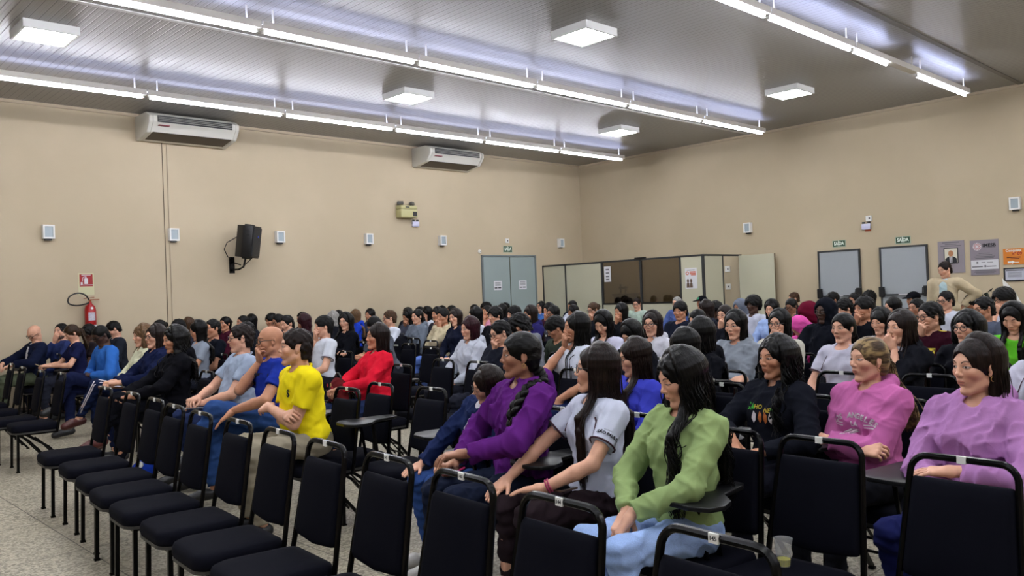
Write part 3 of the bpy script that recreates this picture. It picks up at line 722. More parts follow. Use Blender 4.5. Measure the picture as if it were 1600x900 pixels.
# ------------------------------------------------------------------ implicit surfaces
f32 = np.float32
class Field:
    def __init__(s, lo, hi, h):
        s.lo = np.array(lo, float); s.h = h; s.n = np.ceil((np.array(hi)-s.lo)/h).astype(int)+1
        s.ax = [(s.lo[i]+np.arange(s.n[i])*h).astype(f32) for i in range(3)]; s.F = np.full(s.n, .12, f32)
    def _blk(s, lo, hi):
        a = np.maximum(0, np.floor((np.array(lo)-s.lo)/s.h).astype(int)); b = np.minimum(s.n, np.ceil((np.array(hi)-s.lo)/s.h).astype(int)+1)
        if np.any(b <= a): return None
        sl = tuple(slice(a[i], b[i]) for i in range(3))
        return sl, s.ax[0][sl[0]][:, None, None], s.ax[1][sl[1]][None, :, None], s.ax[2][sl[2]][None, None, :]
    def _mix(s, sl, d, k, mode):
        F = s.F[sl]
        if mode == 'add':
            if k > 0:
                h = np.maximum(k-np.abs(F-d), 0)/k; s.F[sl] = np.minimum(F, d)-h*h*k*.25
            else: s.F[sl] = np.minimum(F, d)
        else:
            d = -d
            if k > 0:
                h = np.maximum(k-np.abs(F-d), 0)/k; s.F[sl] = np.maximum(F, d)+h*h*k*.25
            else: s.F[sl] = np.maximum(F, d)
    def cone(s, a, b, ra, rb, k=.02, mode='add', cut=None, sc=None):
        a = np.array(a, float); b = np.array(b, float); m = max(ra, rb)+k+s.h*2+.03
        bl = s._blk(np.minimum(a, b)-m, np.maximum(a, b)+m)
        if bl is None: return
        sl, x, y, z = bl; ab = b-a; L = float(ab@ab)+1e-9
        t = np.clip(((x-f32(a[0]))*f32(ab[0])+(y-f32(a[1]))*f32(ab[1])+(z-f32(a[2]))*f32(ab[2]))/f32(L), 0, 1)
        dx = x-(a[0]+t*ab[0]).astype(f32); dy = y-(a[1]+t*ab[1]).astype(f32); dz = z-(a[2]+t*ab[2]).astype(f32)
        d = np.sqrt(dx*dx+dy*dy+dz*dz)-(ra+(rb-ra)*t).astype(f32)
        if cut is not None:
            for c, n in cut:
                n = np.array(n, float); n /= np.linalg.norm(n)
                d = np.maximum(d, ((x-c[0])*n[0]+(y-c[1])*n[1]+(z-c[2])*n[2]).astype(f32))
        s._mix(sl, d, k, mode)
    def ell(s, c, r, R=None, k=.02, mode='add'):
        c = np.array(c, float); r = np.array(r, float); m = (r.max() if R is not None else r)+k+s.h*2+.03
        bl = s._blk(c-m, c+m)
        if bl is None: return
        sl, x, y, z = bl; p = [x-f32(c[0]), y-f32(c[1]), z-f32(c[2])]
        if R is not None:   # R columns = ellipsoid axes
            p = [p[0]*f32(R[0][i])+p[1]*f32(R[1][i])+p[2]*f32(R[2][i]) for i in range(3)]
        q = [p[i]/f32(r[i]) for i in range(3)]; k0 = np.sqrt(q[0]**2+q[1]**2+q[2]**2)+1e-6
        q2 = [p[i]/f32(r[i]**2) for i in range(3)]; k1 = np.sqrt(q2[0]**2+q2[1]**2+q2[2]**2)+1e-6
        s._mix(sl, k0*(k0-1)/k1, k, mode)
    def plane_cut(s, c, n):      # removes the side n points to
        n = np.array(n, float); n /= np.linalg.norm(n); x, y, z = s.grid()
        s.F = np.maximum(s.F, ((x-c[0])*n[0]+(y-c[1])*n[1]+(z-c[2])*n[2]).astype(f32))
    def grid(s): return s.ax[0][:, None, None], s.ax[1][None, :, None], s.ax[2][None, None, :]
    def mesh(s):
        F = s.F; F[0] = F[-1] = .05; F[:, 0] = F[:, -1] = .05; F[:, :, 0] = F[:, :, -1] = .05
        S = F < 0
        c = np.zeros(np.array(F.shape)-1, np.int8)
        for i in (0, 1):
            for j in (0, 1):
                for k in (0, 1): c += S[i:F.shape[0]-1+i, j:F.shape[1]-1+j, k:F.shape[2]-1+k]
        act = (c > 0) & (c < 8); ijk = np.argwhere(act); idx = np.full(act.shape, -1, np.int32); idx[act] = np.arange(len(ijk))
        if len(ijk) == 0: return np.zeros((0, 3)), np.zeros((0, 4), int)
        I, J, K = ijk.T; off = [(i, j, k) for i in (0, 1) for j in (0, 1) for k in (0, 1)]
        val = np.stack([F[I+o[0], J+o[1], K+o[2]] for o in off], 1)
        acc = np.zeros((len(ijk), 3)); cnt = np.zeros(len(ijk))
        for a in range(8):
            for b in range(a+1, 8):
                d = np.array(off[b])-np.array(off[a])
                if np.abs(d).sum() != 1: continue
                va, vb = val[:, a], val[:, b]; m = (va < 0) != (vb < 0); t = va[m]/(va[m]-vb[m])
                acc[m] += np.array(off[a])+t[:, None]*d; cnt[m] += 1
        V = s.lo+(ijk+acc/cnt[:, None])*s.h; Q = []
        for ax in range(3):
            sa = [slice(None)]*3; sb = [slice(None)]*3; sa[ax] = slice(0, -1); sb[ax] = slice(1, None)
            A, Bb = S[tuple(sa)], S[tuple(sb)]; E_ = np.argwhere(A != Bb); u, v = [(1, 2), (2, 0), (0, 1)][ax]
            E_ = E_[(E_[:, u] > 0) & (E_[:, v] > 0) & (E_[:, u] < F.shape[u]-1) & (E_[:, v] < F.shape[v]-1)]
            def cell(du, dv):
                e = E_.copy(); e[:, u] -= du; e[:, v] -= dv; return idx[e[:, 0], e[:, 1], e[:, 2]]
            q = np.stack([cell(1, 1), cell(0, 1), cell(0, 0), cell(1, 0)], 1)
            fl = ~A[E_[:, 0], E_[:, 1], E_[:, 2]]; q[fl] = q[fl][:, ::-1]; Q.append(q)
        return V, np.concatenate(Q)
def rotm(rz=0, ry=0, rx=0):
    return np.array((Matrix.Rotation(rz, 3, 'Z') @ Matrix.Rotation(ry, 3, 'Y') @ Matrix.Rotation(rx, 3, 'X')))
def v3(*a): return np.array(a, float)
def unit(v): v = np.array(v, float); return v/(np.linalg.norm(v)+1e-9)

# ------------------------------------------------------------------ hands
_hc = {}
BEND = {'flat': (8, 10, 6), 'rest': (22, 28, 18), 'curl': (48, 55, 30), 'fist': (78, 92, 50)}
def hand_mesh(side, kind, h):
    key = (side, kind, h)
    if key in _hc: return _hc[key]
    f = Field((-.04, -.08, -.13), (.21, .08, .05), h); sg = -1 if side == 'L' else 1   # thumb side: L -> -y
    f.cone((-.03, 0, 0), (.012, 0, 0), .025, .026, .015)
    b1, b2, b3 = [math.radians(a) for a in BEND[kind]]
    for i, (y, L, r) in enumerate(((-.034, .056, .0075), (-.0125, .070, .0085), (.0105, .076, .0088), (.033, .068, .0085))):
        f.cone((.006, sg*y*.55, 0), (.086-.006*abs(i-1.5), sg*y, .002), .0155, .0125, .016)
        p = v3(.086-.006*abs(i-1.5), sg*y, .002); a = 0; spread = (y*1.2 if kind in ('flat', 'rest') else 0)
        for seg, (bb, fr) in enumerate(((b1, .46), (b2, .30), (b3, .24))):
            a += bb*(1+.06*(1.5-i)); q = p+L*fr*v3(math.cos(a), sg*spread, -math.sin(a)); rr = max(r*(1-.08*seg), h*.72)
            f.cone(p, q, rr*1.04, rr*.95, .003); p = q
    th = {'flat': ((.058, .062, -.012), (.082, .074, -.018)), 'rest': ((.058, .054, -.022), (.085, .052, -.036)),
          'curl': ((.055, .046, -.030), (.080, .028, -.048)), 'fist': ((.052, .044, -.028), (.074, .016, -.050))}[kind]
    f.cone((.012, sg*.018, -.004), (.034, sg*.04, -.010), .016, .0135, .012)
    f.cone((.034, sg*.04, -.010), (th[0][0], sg*th[0][1], th[0][2]), .0125, max(.0105, h*.75), .006)
    f.cone((th[0][0], sg*th[0][1], th[0][2]), (th[1][0], sg*th[1][1], th[1][2]), max(.0105, h*.75), max(.0085, h*.7), .004)
    _hc[key] = f.mesh(); return _hc[key]

# ------------------------------------------------------------------ skin and hair materials
def skin_mat():
    m, nt, b = newmat('skin'); E.nt = nt
    oi = nt.nodes.new('ShaderNodeObjectInfo')
    def att(n, t='GEOMETRY'):
        a = nt.nodes.new('ShaderNodeAttribute'); a.attribute_name = n; a.attribute_type = t; return a
    hp = att('hp'); sp = nt.nodes.new('ShaderNodeSeparateXYZ'); nt.links.new(hp.outputs['Vector'], sp.inputs[0])
    x, y, z = (E(sp.outputs[i]) for i in range(3)); ay = y.abs()
    beard = E(att('beard', 'OBJECT').outputs['Fac']); lid = E(att('lid', 'OBJECT').outputs['Fac']); browl = E(att('browlight', 'OBJECT').outputs['Fac'])
    front = x.gt(.045)
    tc = nt.nodes.new('ShaderNodeTexCoord'); n = nt.nodes.new('ShaderNodeTexNoise'); n.inputs['Scale'].default_value = 16; n.inputs['Detail'].default_value = 4
    nt.links.new(tc.outputs['Object'], n.inputs['Vector'])
    base = mixc(nt, 1.0, oi.outputs['Color'], mixc(nt, E(n.outputs[0]).step(.3, .7), (.86, .84, .83), (1, 1, 1)), 'MULTIPLY')
    # redder cheeks, nose tip and ears
    ck = (1-E.op('SQRT', (ay-.042)*(ay-.042)+(z+.03)*(z+.03)).step(.008, .036))*front*.45
    base = mixc(nt, ck, base, mixc(nt, 1.0, base, (1.0, .74, .70), 'MULTIPLY'))
    # beard / stubble
    bm_ = (1-(z+.030+ay*.25-.0).step(-.020, .006))*x.gt(.0)
    base = mixc(nt, bm_*beard, base, (.018, .014, .012))
    # lips
    lr = (y/.0225)*(y/.0225)+((z+.0545)/.0092)*((z+.0545)/.0092)
    lips = (1-lr.step(.7, 1.15))*x.gt(.06)
    base = mixc(nt, lips*.7, base, mixc(nt, 1.0, base, (.80, .44, .44), 'MULTIPLY'))
    ml = (1-(z+.0543+y*y*3).abs().step(.0006, .0022))*(1-ay.step(.020, .025))*x.gt(.06)
    base = mixc(nt, ml*.75, base, (.03, .010, .010))
    # nostril shade is geometry; eyebrows
    zb = .0355-((ay-.034)*(ay-.034))*22
    br = (1-(z-zb).abs().step(.0012, .0048))*(1-(ay-.0325).abs().step(.0165, .0215))*front
    base = mixc(nt, br*(.88-browl*.45), base, (.018, .012, .009))
    # eyes
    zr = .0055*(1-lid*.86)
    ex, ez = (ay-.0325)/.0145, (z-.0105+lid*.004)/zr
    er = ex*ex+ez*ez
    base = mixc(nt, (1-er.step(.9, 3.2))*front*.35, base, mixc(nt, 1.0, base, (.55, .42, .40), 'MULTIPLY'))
    lash = (1-er.step(1.0, 1.9))*front*(z-.006).gt(0)
    base = mixc(nt, lash*.8, base, (.012, .008, .007))
    white = (1-er.step(.85, 1.05))*front
    base = mixc(nt, white, base, (.40, .36, .34))
    ir = E.op('SQRT', (ay-.0325)*(ay-.0325)+(z-.0105)*(z-.0105))
    base = mixc(nt, (1-ir.step(.0050, .0062))*white, base, (.022, .011, .006))
    nt.links.new(base, b.inputs['Base Color'])
    rough = .50-white*.25
    nt.links.new(rough.s, b.inputs['Roughness']); b.inputs['Specular IOR Level'].default_value = .38
    n2 = nt.nodes.new('ShaderNodeTexNoise'); n2.inputs['Scale'].default_value = 220; nt.links.new(tc.outputs['Object'], n2.inputs['Vector'])
    bp = nt.nodes.new('ShaderNodeBump'); bp.inputs['Strength'].default_value = .12; bp.inputs['Distance'].default_value = .002
    nt.links.new(n2.outputs[0], bp.inputs['Height']); nt.links.new(bp.outputs[0], b.inputs['Normal'])
    return m
SKIN = skin_mat()
def hair_mat(name, streak=None, sc=(150, 150, 8), rough=.38):
    m, nt, b = newmat(name); E.nt = nt
    oi = nt.nodes.new('ShaderNodeObjectInfo'); tc = nt.nodes.new('ShaderNodeAttribute'); tc.attribute_name = 'hq'
    def noise(sc_, det=3):
        mp = nt.nodes.new('ShaderNodeMapping'); mp.inputs['Scale'].default_value = sc_; nt.links.new(tc.outputs['Vector'], mp.inputs[0])
        n = nt.nodes.new('ShaderNodeTexNoise'); n.inputs['Scale'].default_value = 1; n.inputs['Detail'].default_value = det; nt.links.new(mp.outputs[0], n.inputs['Vector']); return E(n.outputs[0])
    n = noise(sc); n2 = noise(tuple(q*.3 for q in sc), 2)
    a = mixc(nt, n.step(.35, .68), (.55, .55, .55), (1.45, 1.45, 1.45))
    col = mixc(nt, 1.0, oi.outputs['Color'], a, 'MULTIPLY')
    if streak: col = mixc(nt, n2.step(.42, .62)*.85, col, lin(streak))
    nt.links.new(col, b.inputs['Base Color']); b.inputs['Roughness'].default_value = rough; b.inputs['Specular IOR Level'].default_value = .17
    bp = nt.nodes.new('ShaderNodeBump'); bp.inputs['Strength'].default_value = .6; bp.inputs['Distance'].default_value = .005
    nt.links.new((n*.5+n2).s, bp.inputs['Height']); nt.links.new(bp.outputs[0], b.inputs['Normal'])
    return m
HAIR = hair_mat('hair'); HAIR_P = hair_mat('hair_pulled_back', None, (8, 130, 130)); HAIR_S = hair_mat('hair_streaked', '#9a8258', (8, 120, 120)); HAIR_C = hair_mat('hair_short', None, (60, 90, 90), .5)
HCOL = {'k': '#070606', 'db': '#190f0c', 'br': '#3f2a1a', 'b': '#2f2013', 'lb': '#5f4730', 'r': '#2b0e16', 'gr': '#8c8a86', 'bl': '#4a3a2a'}
SKINS = {'l': '#d6a388', 'm': '#bb8567', 't': '#9f7058', 'd': '#4a3024'}

# ------------------------------------------------------------------ head
def head_field(h, nb, male, ear=True):
    f = Field((-.125, -.105, -.165), (.130, .105, .150), h)
    f.ell((-.012, 0, .034), (.094, .075, .084), k=.0)
    f.ell((.014, 0, -.020), (.070, .059, .080), k=.03)
    jw = .053 if male else .048; fz = 1. if male else .9
    for sy in (-1, 1):
        f.cone((-.002, sy*jw, -.058), (.058, sy*.016, -.097), .019, .015, .022)
        f.ell((.054, sy*.038, -.016), (.026, .024, .022), k=.022)
    f.ell((.066, 0, -.097), (.020, .021 if male else .017, .016), k=.016)
    f.cone((.0715, -.030, .032), (.0715, .030, .032), .0115 if male else .0095, .0115 if male else .0095, .018)
    if h < .008:
        for sy in (-1, 1): f.ell((.095, sy*.0325, .009), (.014, .019, .012), k=.010, mode='sub')
        for sy in (-1, 1): f.ell((.0685, sy*.0320, .0098), (.0150, .0160, .0125), k=.003)
        nx = 0 if male else -.003
        f.cone((.080, 0, .020), (.0985+nx, 0, -.016), .0062, .0082, .012)
        f.ell((.0995+nx, 0, -.0205), (.0110, .0098*fz, .0088), k=.007)
        for sy in (-1, 1):
            f.ell((.089, sy*.0118*fz, -.0240), (.0100, .0068, .0068), k=.006)
        for sy in (-1, 1): f.ell((.095+nx, sy*.0064, -.0298), (.005, .0028, .0038), k=.002, mode='sub')
        f.ell((.070, 0, -.052), (.018, .030, .024), k=.018)
        f.cone((.0855, -.013, -.0495), (.0855, .013, -.0495), .0042, .0042, .007); f.cone((.0845, -.011, -.0592), (.0845, .011, -.0592), .0050, .0050, .007)
        f.cone((.0945, -.019, -.0545), (.0945, .019, -.0545), .0038, .0038, .003, mode='sub')
        f.ell((.087, 0, -.0735), (.009, .020, .005), k=.008, mode='sub')
    else:
        f.cone((.080, 0, .020), (.097, 0, -.018), .009, .0115, .012)
        for sy in (-1, 1): f.ell((.100, sy*.0325, .009), (.017, .020, .012), k=.012, mode='sub')
        f.ell((.076, 0, -.054), (.014, .024, .013), k=.012)
    if ear:
        for sy in (-1, 1):
            R = rotm(sy*.35, -.15, 0)
            f.ell((-.010, sy*.076, .002), (.019, .0085, .031), R, k=.006)
            if h < .006:
                f.ell((-.004, sy*.086, .006), (.010, .006, .018), R, k=.004, mode='sub')
                f.ell((-.002, sy*.074, -.026), (.010, .006, .010), k=.005)
    nr = .055 if male else .044
    nb = np.array(nb); top = v3(-.022, 0, -.055); f.cone(top, top+(nb-top)*1.0, nr, nr*1.02, .028)
    return f

# ------------------------------------------------------------------ hair
def cap(f, t, cutz=-.02, face=(.117, 0, -.022, .087, .067, .090), nape=-.075, earcut=True, lumpy=0., seed=0, sides=None):
    f.ell((-.014, 0, .036), (.094+t, .076+(t if sides is None else sides), .085+t), k=0)
    f.cone((-.055, -.03, -.02), (-.060, -.03, nape), .042+t*.4, .034+t*.3, .03); f.cone((-.055, .03, -.02), (-.060, .03, nape), .042+t*.4, .034+t*.3, .03)
    if lumpy:
        x, y, z = f.grid(); r = np.random.RandomState(seed); d = 0
        for i in range(5):
            k = r.uniform(60, 150, 3)*r.choice([-1, 1], 3); p = r.uniform(0, 6.28, 3)
            d = d+np.sin(x*k[0]+p[0]+2*np.sin(y*k[1]*.4))*np.sin(y*k[1]+p[1])*np.sin(z*k[2]+p[2])
        f.F = f.F+(d*lumpy).astype(f32)
    f.ell(face[:3], face[3:], k=.006, mode='sub')
    if cutz is not None:   # trim below the ears at the sides, keep the nape
        x, y, z = f.grid()
        f.F = np.maximum(f.F, np.minimum((cutz-z), (x+.030)).astype(f32)+0*y)
        f.F = np.maximum(f.F, (nape-z+0*x+0*y).astype(f32))
    if earcut:
        for sy in (-1, 1): f.ell((-.006, sy*.098, -.012), (.026, .032, .034), k=.004, mode='sub')
def strand_paths(n, L, Rh, hc, torso, phi0=68, jit=0., seed=0, curl=0., npts=10, off=.012, wide=0., el0=84):
    """paths of hair combed from the parting over the skull, falling over neck, shoulders and back, in body space"""
    r = random.Random(seed); out = []; xc, sh, rx, ry, lean = torso
    for i in range(n):
        u = (i+.5)/n*2-1
        if jit: u = max(-1, min(1, u+r.gauss(0, 1.6/n)))
        phi = math.radians(180+u*(180-phi0)); c, s_ = math.cos(phi), math.sin(phi); o = off+(r.uniform(-.004, .003) if jit else 0)
        e0 = math.radians(el0-(r.uniform(0, 25) if jit else 0)); pts = []
        for k in range(6):
            el = e0*(1-k/5)-math.radians(6)*k/5; w_ = wide*(1-math.sin(max(0, el)))
            pts.append(hc+Rh@v3(-.014+(.094+o+w_)*math.cos(el)*c, (.076+o+w_)*math.cos(el)*s_, .036+(.085+o)*math.sin(el)))
        p0 = pts[-1]; Li = (L+.03)*(1+(r.uniform(-.14, .06) if jit else 0)); ph = r.uniform(0, 6.28); cr = curl*r.uniform(.6, 1.3); lat = r.gauss(0, .012) if jit else 0
        ax = hc+Rh@v3(-.014, 0, -.1)
        for k in range(1, npts):
            t = k/(npts-1); d = Li*t; g = min(1, d/.11); g = g*g*(3-2*g)
            sx = 1-(.16-wide*3)*g
            p = v3(ax[0]+(p0[0]-ax[0])*sx+(hc[0]-ax[0])*(1-g)*0, ax[1]+(p0[1]-ax[1])*sx+lat*g, p0[2]-d)
            dz = p[2]-sh
            if dz < .05:
                wz = min(1, (.05-dz)/.10); wz = wz*wz*(3-2*wz); cx = xc(p[2]); yy = max(-.165, min(.165, p[1]*1.12)); surf = rx*math.sqrt(max(.04, 1-(yy/ry)**2))
                tx = cx+surf+.010+o*.4 if p[0] > cx+.035 else cx-surf-.010-o*.4
                p = v3(p[0]*(1-wz)+tx*wz, p[1]*(1-wz)+yy*wz, p[2])
            if cr:
                q = min(1, d/.12); p = p+v3(math.cos(ph+d*52), math.sin(ph+d*52), 0)*cr*q
            pts.append(p)
        out.append(np.array(pts))
    return out
def hair_build(style, h, Rh, hc, torso, hi, seed, male):
    """returns (V, F, material)"""
    parts = []; m = HAIR
    def capmesh(h2=None, **kw):
        f = Field((-.19, -.17, -.19), (.16, .17, .21), h2 or h); cap(f, **kw)
        if 'extra' in ex: ex['extra'](f)
        V, F = f.mesh(); parts.append((V@Rh.T+hc, F))
    ex = {}
    def curtain(L, r0=.020, r1=.013, n=26, **kw):
        P = strand_paths(n, L, Rh, hc, torso, **kw); allp = np.concatenate(P); f = Field(allp.min(0)-.05, allp.max(0)+.05, h)
        for p in P:
            for k in range(len(p)-1):
                t0, t1 = k/(len(p)-1), (k+1)/(len(p)-1); ra = r0+(r1-r0)*t0; rb = r0+(r1-r0)*t1
                if k >= len(p)-2: rb = max(.005, h*.5)
                f.cone(p[k], p[k+1], max(ra, h*.8), max(rb, h*.6), .012)
        f.ell(hc+Rh@v3(.118, 0, -.026), np.array((.088, .058, .105))*np.linalg.norm(Rh[:, 0]), Rh/np.linalg.norm(Rh[:, 0]), k=.006, mode='sub')
        parts.append(f.mesh())
    def locks(n, L, r, **kw):
        fc = hc+Rh@v3(.118, 0, -.026); Ri = np.linalg.inv(Rh)
        for p in strand_paths(n, L, Rh, hc, torso, jit=1., **kw):
            t = np.linspace(0, len(p)-1, len(p)*2 if not kw.get('curl') else len(p)*3); q = np.stack([np.interp(t, np.arange(len(p)), p[:, a]) for a in range(3)], 1)
            ks = np.array([.25, .5, .25])
            for a in range(3): q[1:-1, a] = np.convolve(q[:, a], ks, 'valid')
            l = (q-fc)@Ri.T/np.array((.084, .058, .10)); 
            if ((l**2).sum(1) < .97).any(): continue
            parts.append(tube_np(q, np.linspace(r, r*.4, len(q)), 6))
    LK = {2: 1., 1: .5, 0: 0.}[hi]
    if style in ('long', 'longstraight', 'longwavy', 'longcurly', 'bangs', 'bob', 'bobback', 'bobcurly'):
        L = {'long': .36, 'longstraight': .50, 'longwavy': .50, 'longcurly': .36, 'bangs': .20, 'bob': .13, 'bobback': .17, 'bobcurly': .15}[style]
        curl = {'longcurly': .014, 'longwavy': .010, 'bobcurly': .012}.get(style, 0)
        phi0 = {'longstraight': 62, 'bobback': 92, 'longwavy': 66}.get(style, 70)
        fz = -.034 if style in ('bangs', 'bobcurly') else -.012
        wide = {'longcurly': .022, 'bobcurly': .024, 'longwavy': .008}.get(style, .0)
        capmesh(t=.012, cutz=None, earcut=(style == 'bobback'), face=(.117, 0, fz, .087, .062, .092), lumpy=.0008 if not curl else .003, seed=seed)
        curtain(L, n=26, phi0=phi0, off=.002, curl=curl*.5, seed=seed, wide=wide)
        if LK:
            kw = dict(phi0=phi0-2, off=.017, curl=curl, seed=seed+1, wide=wide)
            locks(int((190 if not curl else 190)*LK), L*1.03, .0040 if hi == 2 else .0062, npts=10 if not curl else 26, **kw)
            if hi == 2:
                kw.update(off=.020, curl=curl*1.3, seed=seed+7); locks(int(220*LK), L*1.05, .0026, npts=10 if not curl else 28, **kw)
    elif style in ('bun', 'pony', 'ponyblonde', 'braid'):
        capmesh(t=.010, cutz=None, nape=-.05, earcut=True, face=(.118, 0, -.012, .090, .068, .088), lumpy=.0008, seed=seed)
        if style == 'bun':
            f = Field((-.22, -.09, -.06), (-.04, .09, .14), h); f.ell((-.118, 0, .03), (.038, .042, .042), k=0); V, F = f.mesh(); parts.append((V@Rh.T+hc, F))
        elif style == 'braid':
            base = hc+Rh@v3(-.085, .045, -.075); sh = torso[1]
            tgt = [base, base+v3(-.01, .035, -.05), v3(torso[0](sh)+.03, .125, sh+.035), v3(torso[0](sh-.08)+.13, .125, sh-.07), v3(torso[0](sh-.2)+.135, .115, sh-.20), v3(torso[0](sh-.3)+.12, .115, sh-.33)]
            t = np.linspace(0, 5, 90); Pm = np.stack([np.interp(t, range(6), [q[a] for q in tgt]) for a in range(3)], 1)
            ks = np.ones(9)/9
            for a in range(3): Pm[:, a] = np.convolve(np.pad(Pm[:, a], 4, 'edge'), ks, 'valid')
            for j in range(3):
                s_ = t*PI*1.9+j*2*PI/3; Q = Pm.copy(); T = np.gradient(Pm, axis=0); T /= np.linalg.norm(T, axis=1)[:, None]
                U = np.cross(T, v3(1, 0.2, 0)); U /= np.linalg.norm(U, axis=1)[:, None]; W = np.cross(T, U)
                Q += U*(.017*np.sin(s_))[:, None]+W*(.009*np.sin(2*s_))[:, None]
                parts.append(tube_np(Q, np.concatenate([np.full(70, .0150), np.linspace(.015, .005, 20)]), 10))
            end = Pm[-1]
            for k in range(30):
                rr = random.Random(k); parts.append(tube_np([end, end+v3(rr.gauss(0, .008), rr.gauss(0, .008), -.03), end+v3(rr.gauss(0, .014), rr.gauss(0, .014), -.07)], [.004, .003, .001], 6))
        else:
            n = {2: 150, 1: 50, 0: 18}[hi]; rr = random.Random(seed); r0 = {2: .0042, 1: .007, 0: .012}[hi]
            a0 = hc+Rh@v3(-.10, 0, -.005)
            for k in range(n):
                j = v3(rr.gauss(0, .012), rr.gauss(0, .014), rr.gauss(0, .012)); L = .34 if style == 'ponyblonde' else .26
                p1 = a0+j; bx = torso[0](torso[1])-torso[2]-.012
                w1 = rr.gauss(0, .018); pts = [hc+Rh@v3(-.085, 0, .0)+j*.6, p1+Rh@v3(-.025, 0, -.01), v3(min(p1[0]-.03, bx+.03), p1[1]+w1, p1[2]-.12), v3(bx-.005+rr.gauss(0, .010), p1[1]+w1*1.6+(.05 if style == 'ponyblonde' else 0), p1[2]-.22), v3(bx-.0+rr.gauss(0, .008), p1[1]+w1*1.8+(.07 if style == 'ponyblonde' else 0), p1[2]-L)]
                t = np.linspace(0, 4, 14); q = np.stack([np.interp(t, range(5), [p[a] for p in pts]) for a in range(3)], 1)
                ks = np.array([.25, .5, .25])
                for a in range(3): q[1:-1, a] = np.convolve(q[:, a], ks, 'valid')
                parts.append(tube_np(q, np.linspace(r0, r0*.4, 14), 6))
        m = HAIR_S if style == 'ponyblonde' else HAIR_P
    elif style == 'bald':
        return None
    else:
        m = HAIR_C
        P = {'short': dict(t=.012, sides=.004, lumpy=.0028, face=(.117, 0, -.004, .087, .067, .086)), 'flattop': dict(t=.020, sides=.003, lumpy=.0015), 'buzz': dict(t=.0045, lumpy=.0002), 'bowl': dict(t=.021, sides=.014, lumpy=.0022, face=(.117, 0, -.030, .087, .064, .086), cutz=.005),
             'curlyshort': dict(t=.026, sides=.018, lumpy=.0045, face=(.120, 0, -.028, .087, .066, .088)), 'afro': dict(t=.046, sides=.036, lumpy=.003, earcut=False, face=(.125, 0, -.040, .095, .074, .098), cutz=.0),
             'cap': dict(t=.010, sides=.004, lumpy=.0005), 'hood': None}[style]
        if P: capmesh(seed=seed, **P)
    if not parts: return None
    V, F = merge(parts); return V, F, m

# ------------------------------------------------------------------ clothes materials
M_glassf = mat('spectacle_frame', '#0c0b0d', .3)
M_gold = mat('earring_gold', '#b9965a', .3, .9)
M_shoe = mat('shoe_black', '#121214', .5); M_shoew = mat('shoe_white', '#b8b6b2', .6)
M_ldark = mat('leather_dark', '#1b1210', .45)
M_text_w = mat('print_white', '#cfc6cc', .8); M_text_k = mat('print_black', '#20202a', .8); M_text_p = mat('print_pink', '#b02372', .8); M_text_g = mat('print_green', '#3fae3a', .8); M_text_y = mat('print_yellow', '#c9b33a', .8)
M_trim = mat('maroon_trim', '#3a1424', .85)

def ik(S, T, L1, L2, pole):
    d = T-S; D = np.linalg.norm(d); mx_ = (L1+L2)*.995
    if D > mx_: T = S+d*(mx_/D); d = T-S; D = mx_
    a = (L1*L1-L2*L2+D*D)/(2*D); hgt = math.sqrt(max(0, L1*L1-a*a)); u = d/D
    p = np.array(pole, float); p = p-u*(p@u); p = unit(p); return S+u*a+p*hgt, T

# arm presets in body space (x forward, y left, z up; sitting): target wrist, elbow pole, finger direction, palm normal, hand kind
CROSS = [False]
def arm_pose(kind, side, hc, Rh, lean):
    s = 1 if side == 'L' else -1
    if kind == 'lap': return (v3(.27, s*.075, .615 if not CROSS[0] else .70), v3(-.3, s*1, -.4), v3(.55, -s*.8, -.05), v3(0, 0, -1), 'rest')
    if kind == 'thigh': return (v3(.33, s*.13, .640), v3(-.3, s*1, -.3), v3(1, -s*.15, -.18), v3(.1, 0, -1), 'rest')
    if kind == 'knee': return (v3(.40, s*.10, .655), v3(-.2, s*1, -.5), v3(.95, -s*.3, -.35), v3(0, 0, -1), 'flat')
    if kind == 'fwd': return (v3(.36, s*.09, .755), v3(-.2, s*.9, -.7), v3(.9, -s*.45, -.05), v3(0, 0, -1), 'curl')
    if kind == 'table': return (v3(.30, s*.16, .765), v3(-.2, s*1, -.5), v3(.8, -s*.6, -.05), v3(0, 0, -1), 'rest')
    if kind == 'x_top': return (v3(.235, -s*.085, .775), v3(-.1, s*1, -.9), v3(.1, -s*1, -.05), v3(-.6, 0, -.8), 'rest')
    if kind == 'x_bot': return (v3(.19, -s*.075, .735), v3(-.1, s*1, -.9), v3(.05, -s*1, .15), v3(-.7, 0, -.7), 'curl')
    if kind == 'chin':
        T = hc+Rh@v3(.085, s*.022, -.150); return (T, v3(.5, s*.55, -1), Rh@unit(v3(.15, -s*.45, .8)), Rh@v3(-.9, 0, .2), 'curl')
    if kind == 'head':
        T = hc+Rh@v3(.02, s*.13, -.01); return (T, v3(.3, s*1, -.5), v3(0.0, -s*.3, 1), v3(0, -s*1, 0), 'curl')
    if kind == 'hip': return (v3(-.06, s*.20, 1.11), v3(-.5, s*1, .1), v3(-.2, -s*.9, -.5), v3(.3, -s*.8, 0), 'curl')
    if kind == 'down': return (v3(.03, s*.24, .88), v3(-1, s*.1, 0), v3(.1, 0, -1), v3(0, -s*1, 0), 'rest')
ARMS = {'lap': ('lap', 'lap'), 'lapx': ('lap', 'lap'), 'forward': ('fwd', 'fwd'), 'chinR': ('lap', 'chin'), 'chinL': ('chin', 'lap'), 'cross': ('x_top', 'x_bot'), 'cross2': ('x_bot', 'x_top'), 'knees': ('thigh', 'knee'),
        'legs_hand': ('thigh', 'lap'), 'tabletR': ('lap', 'table'), 'headL': ('head', 'lap')}
HK = {True: .965, False: .925}
PR = {}
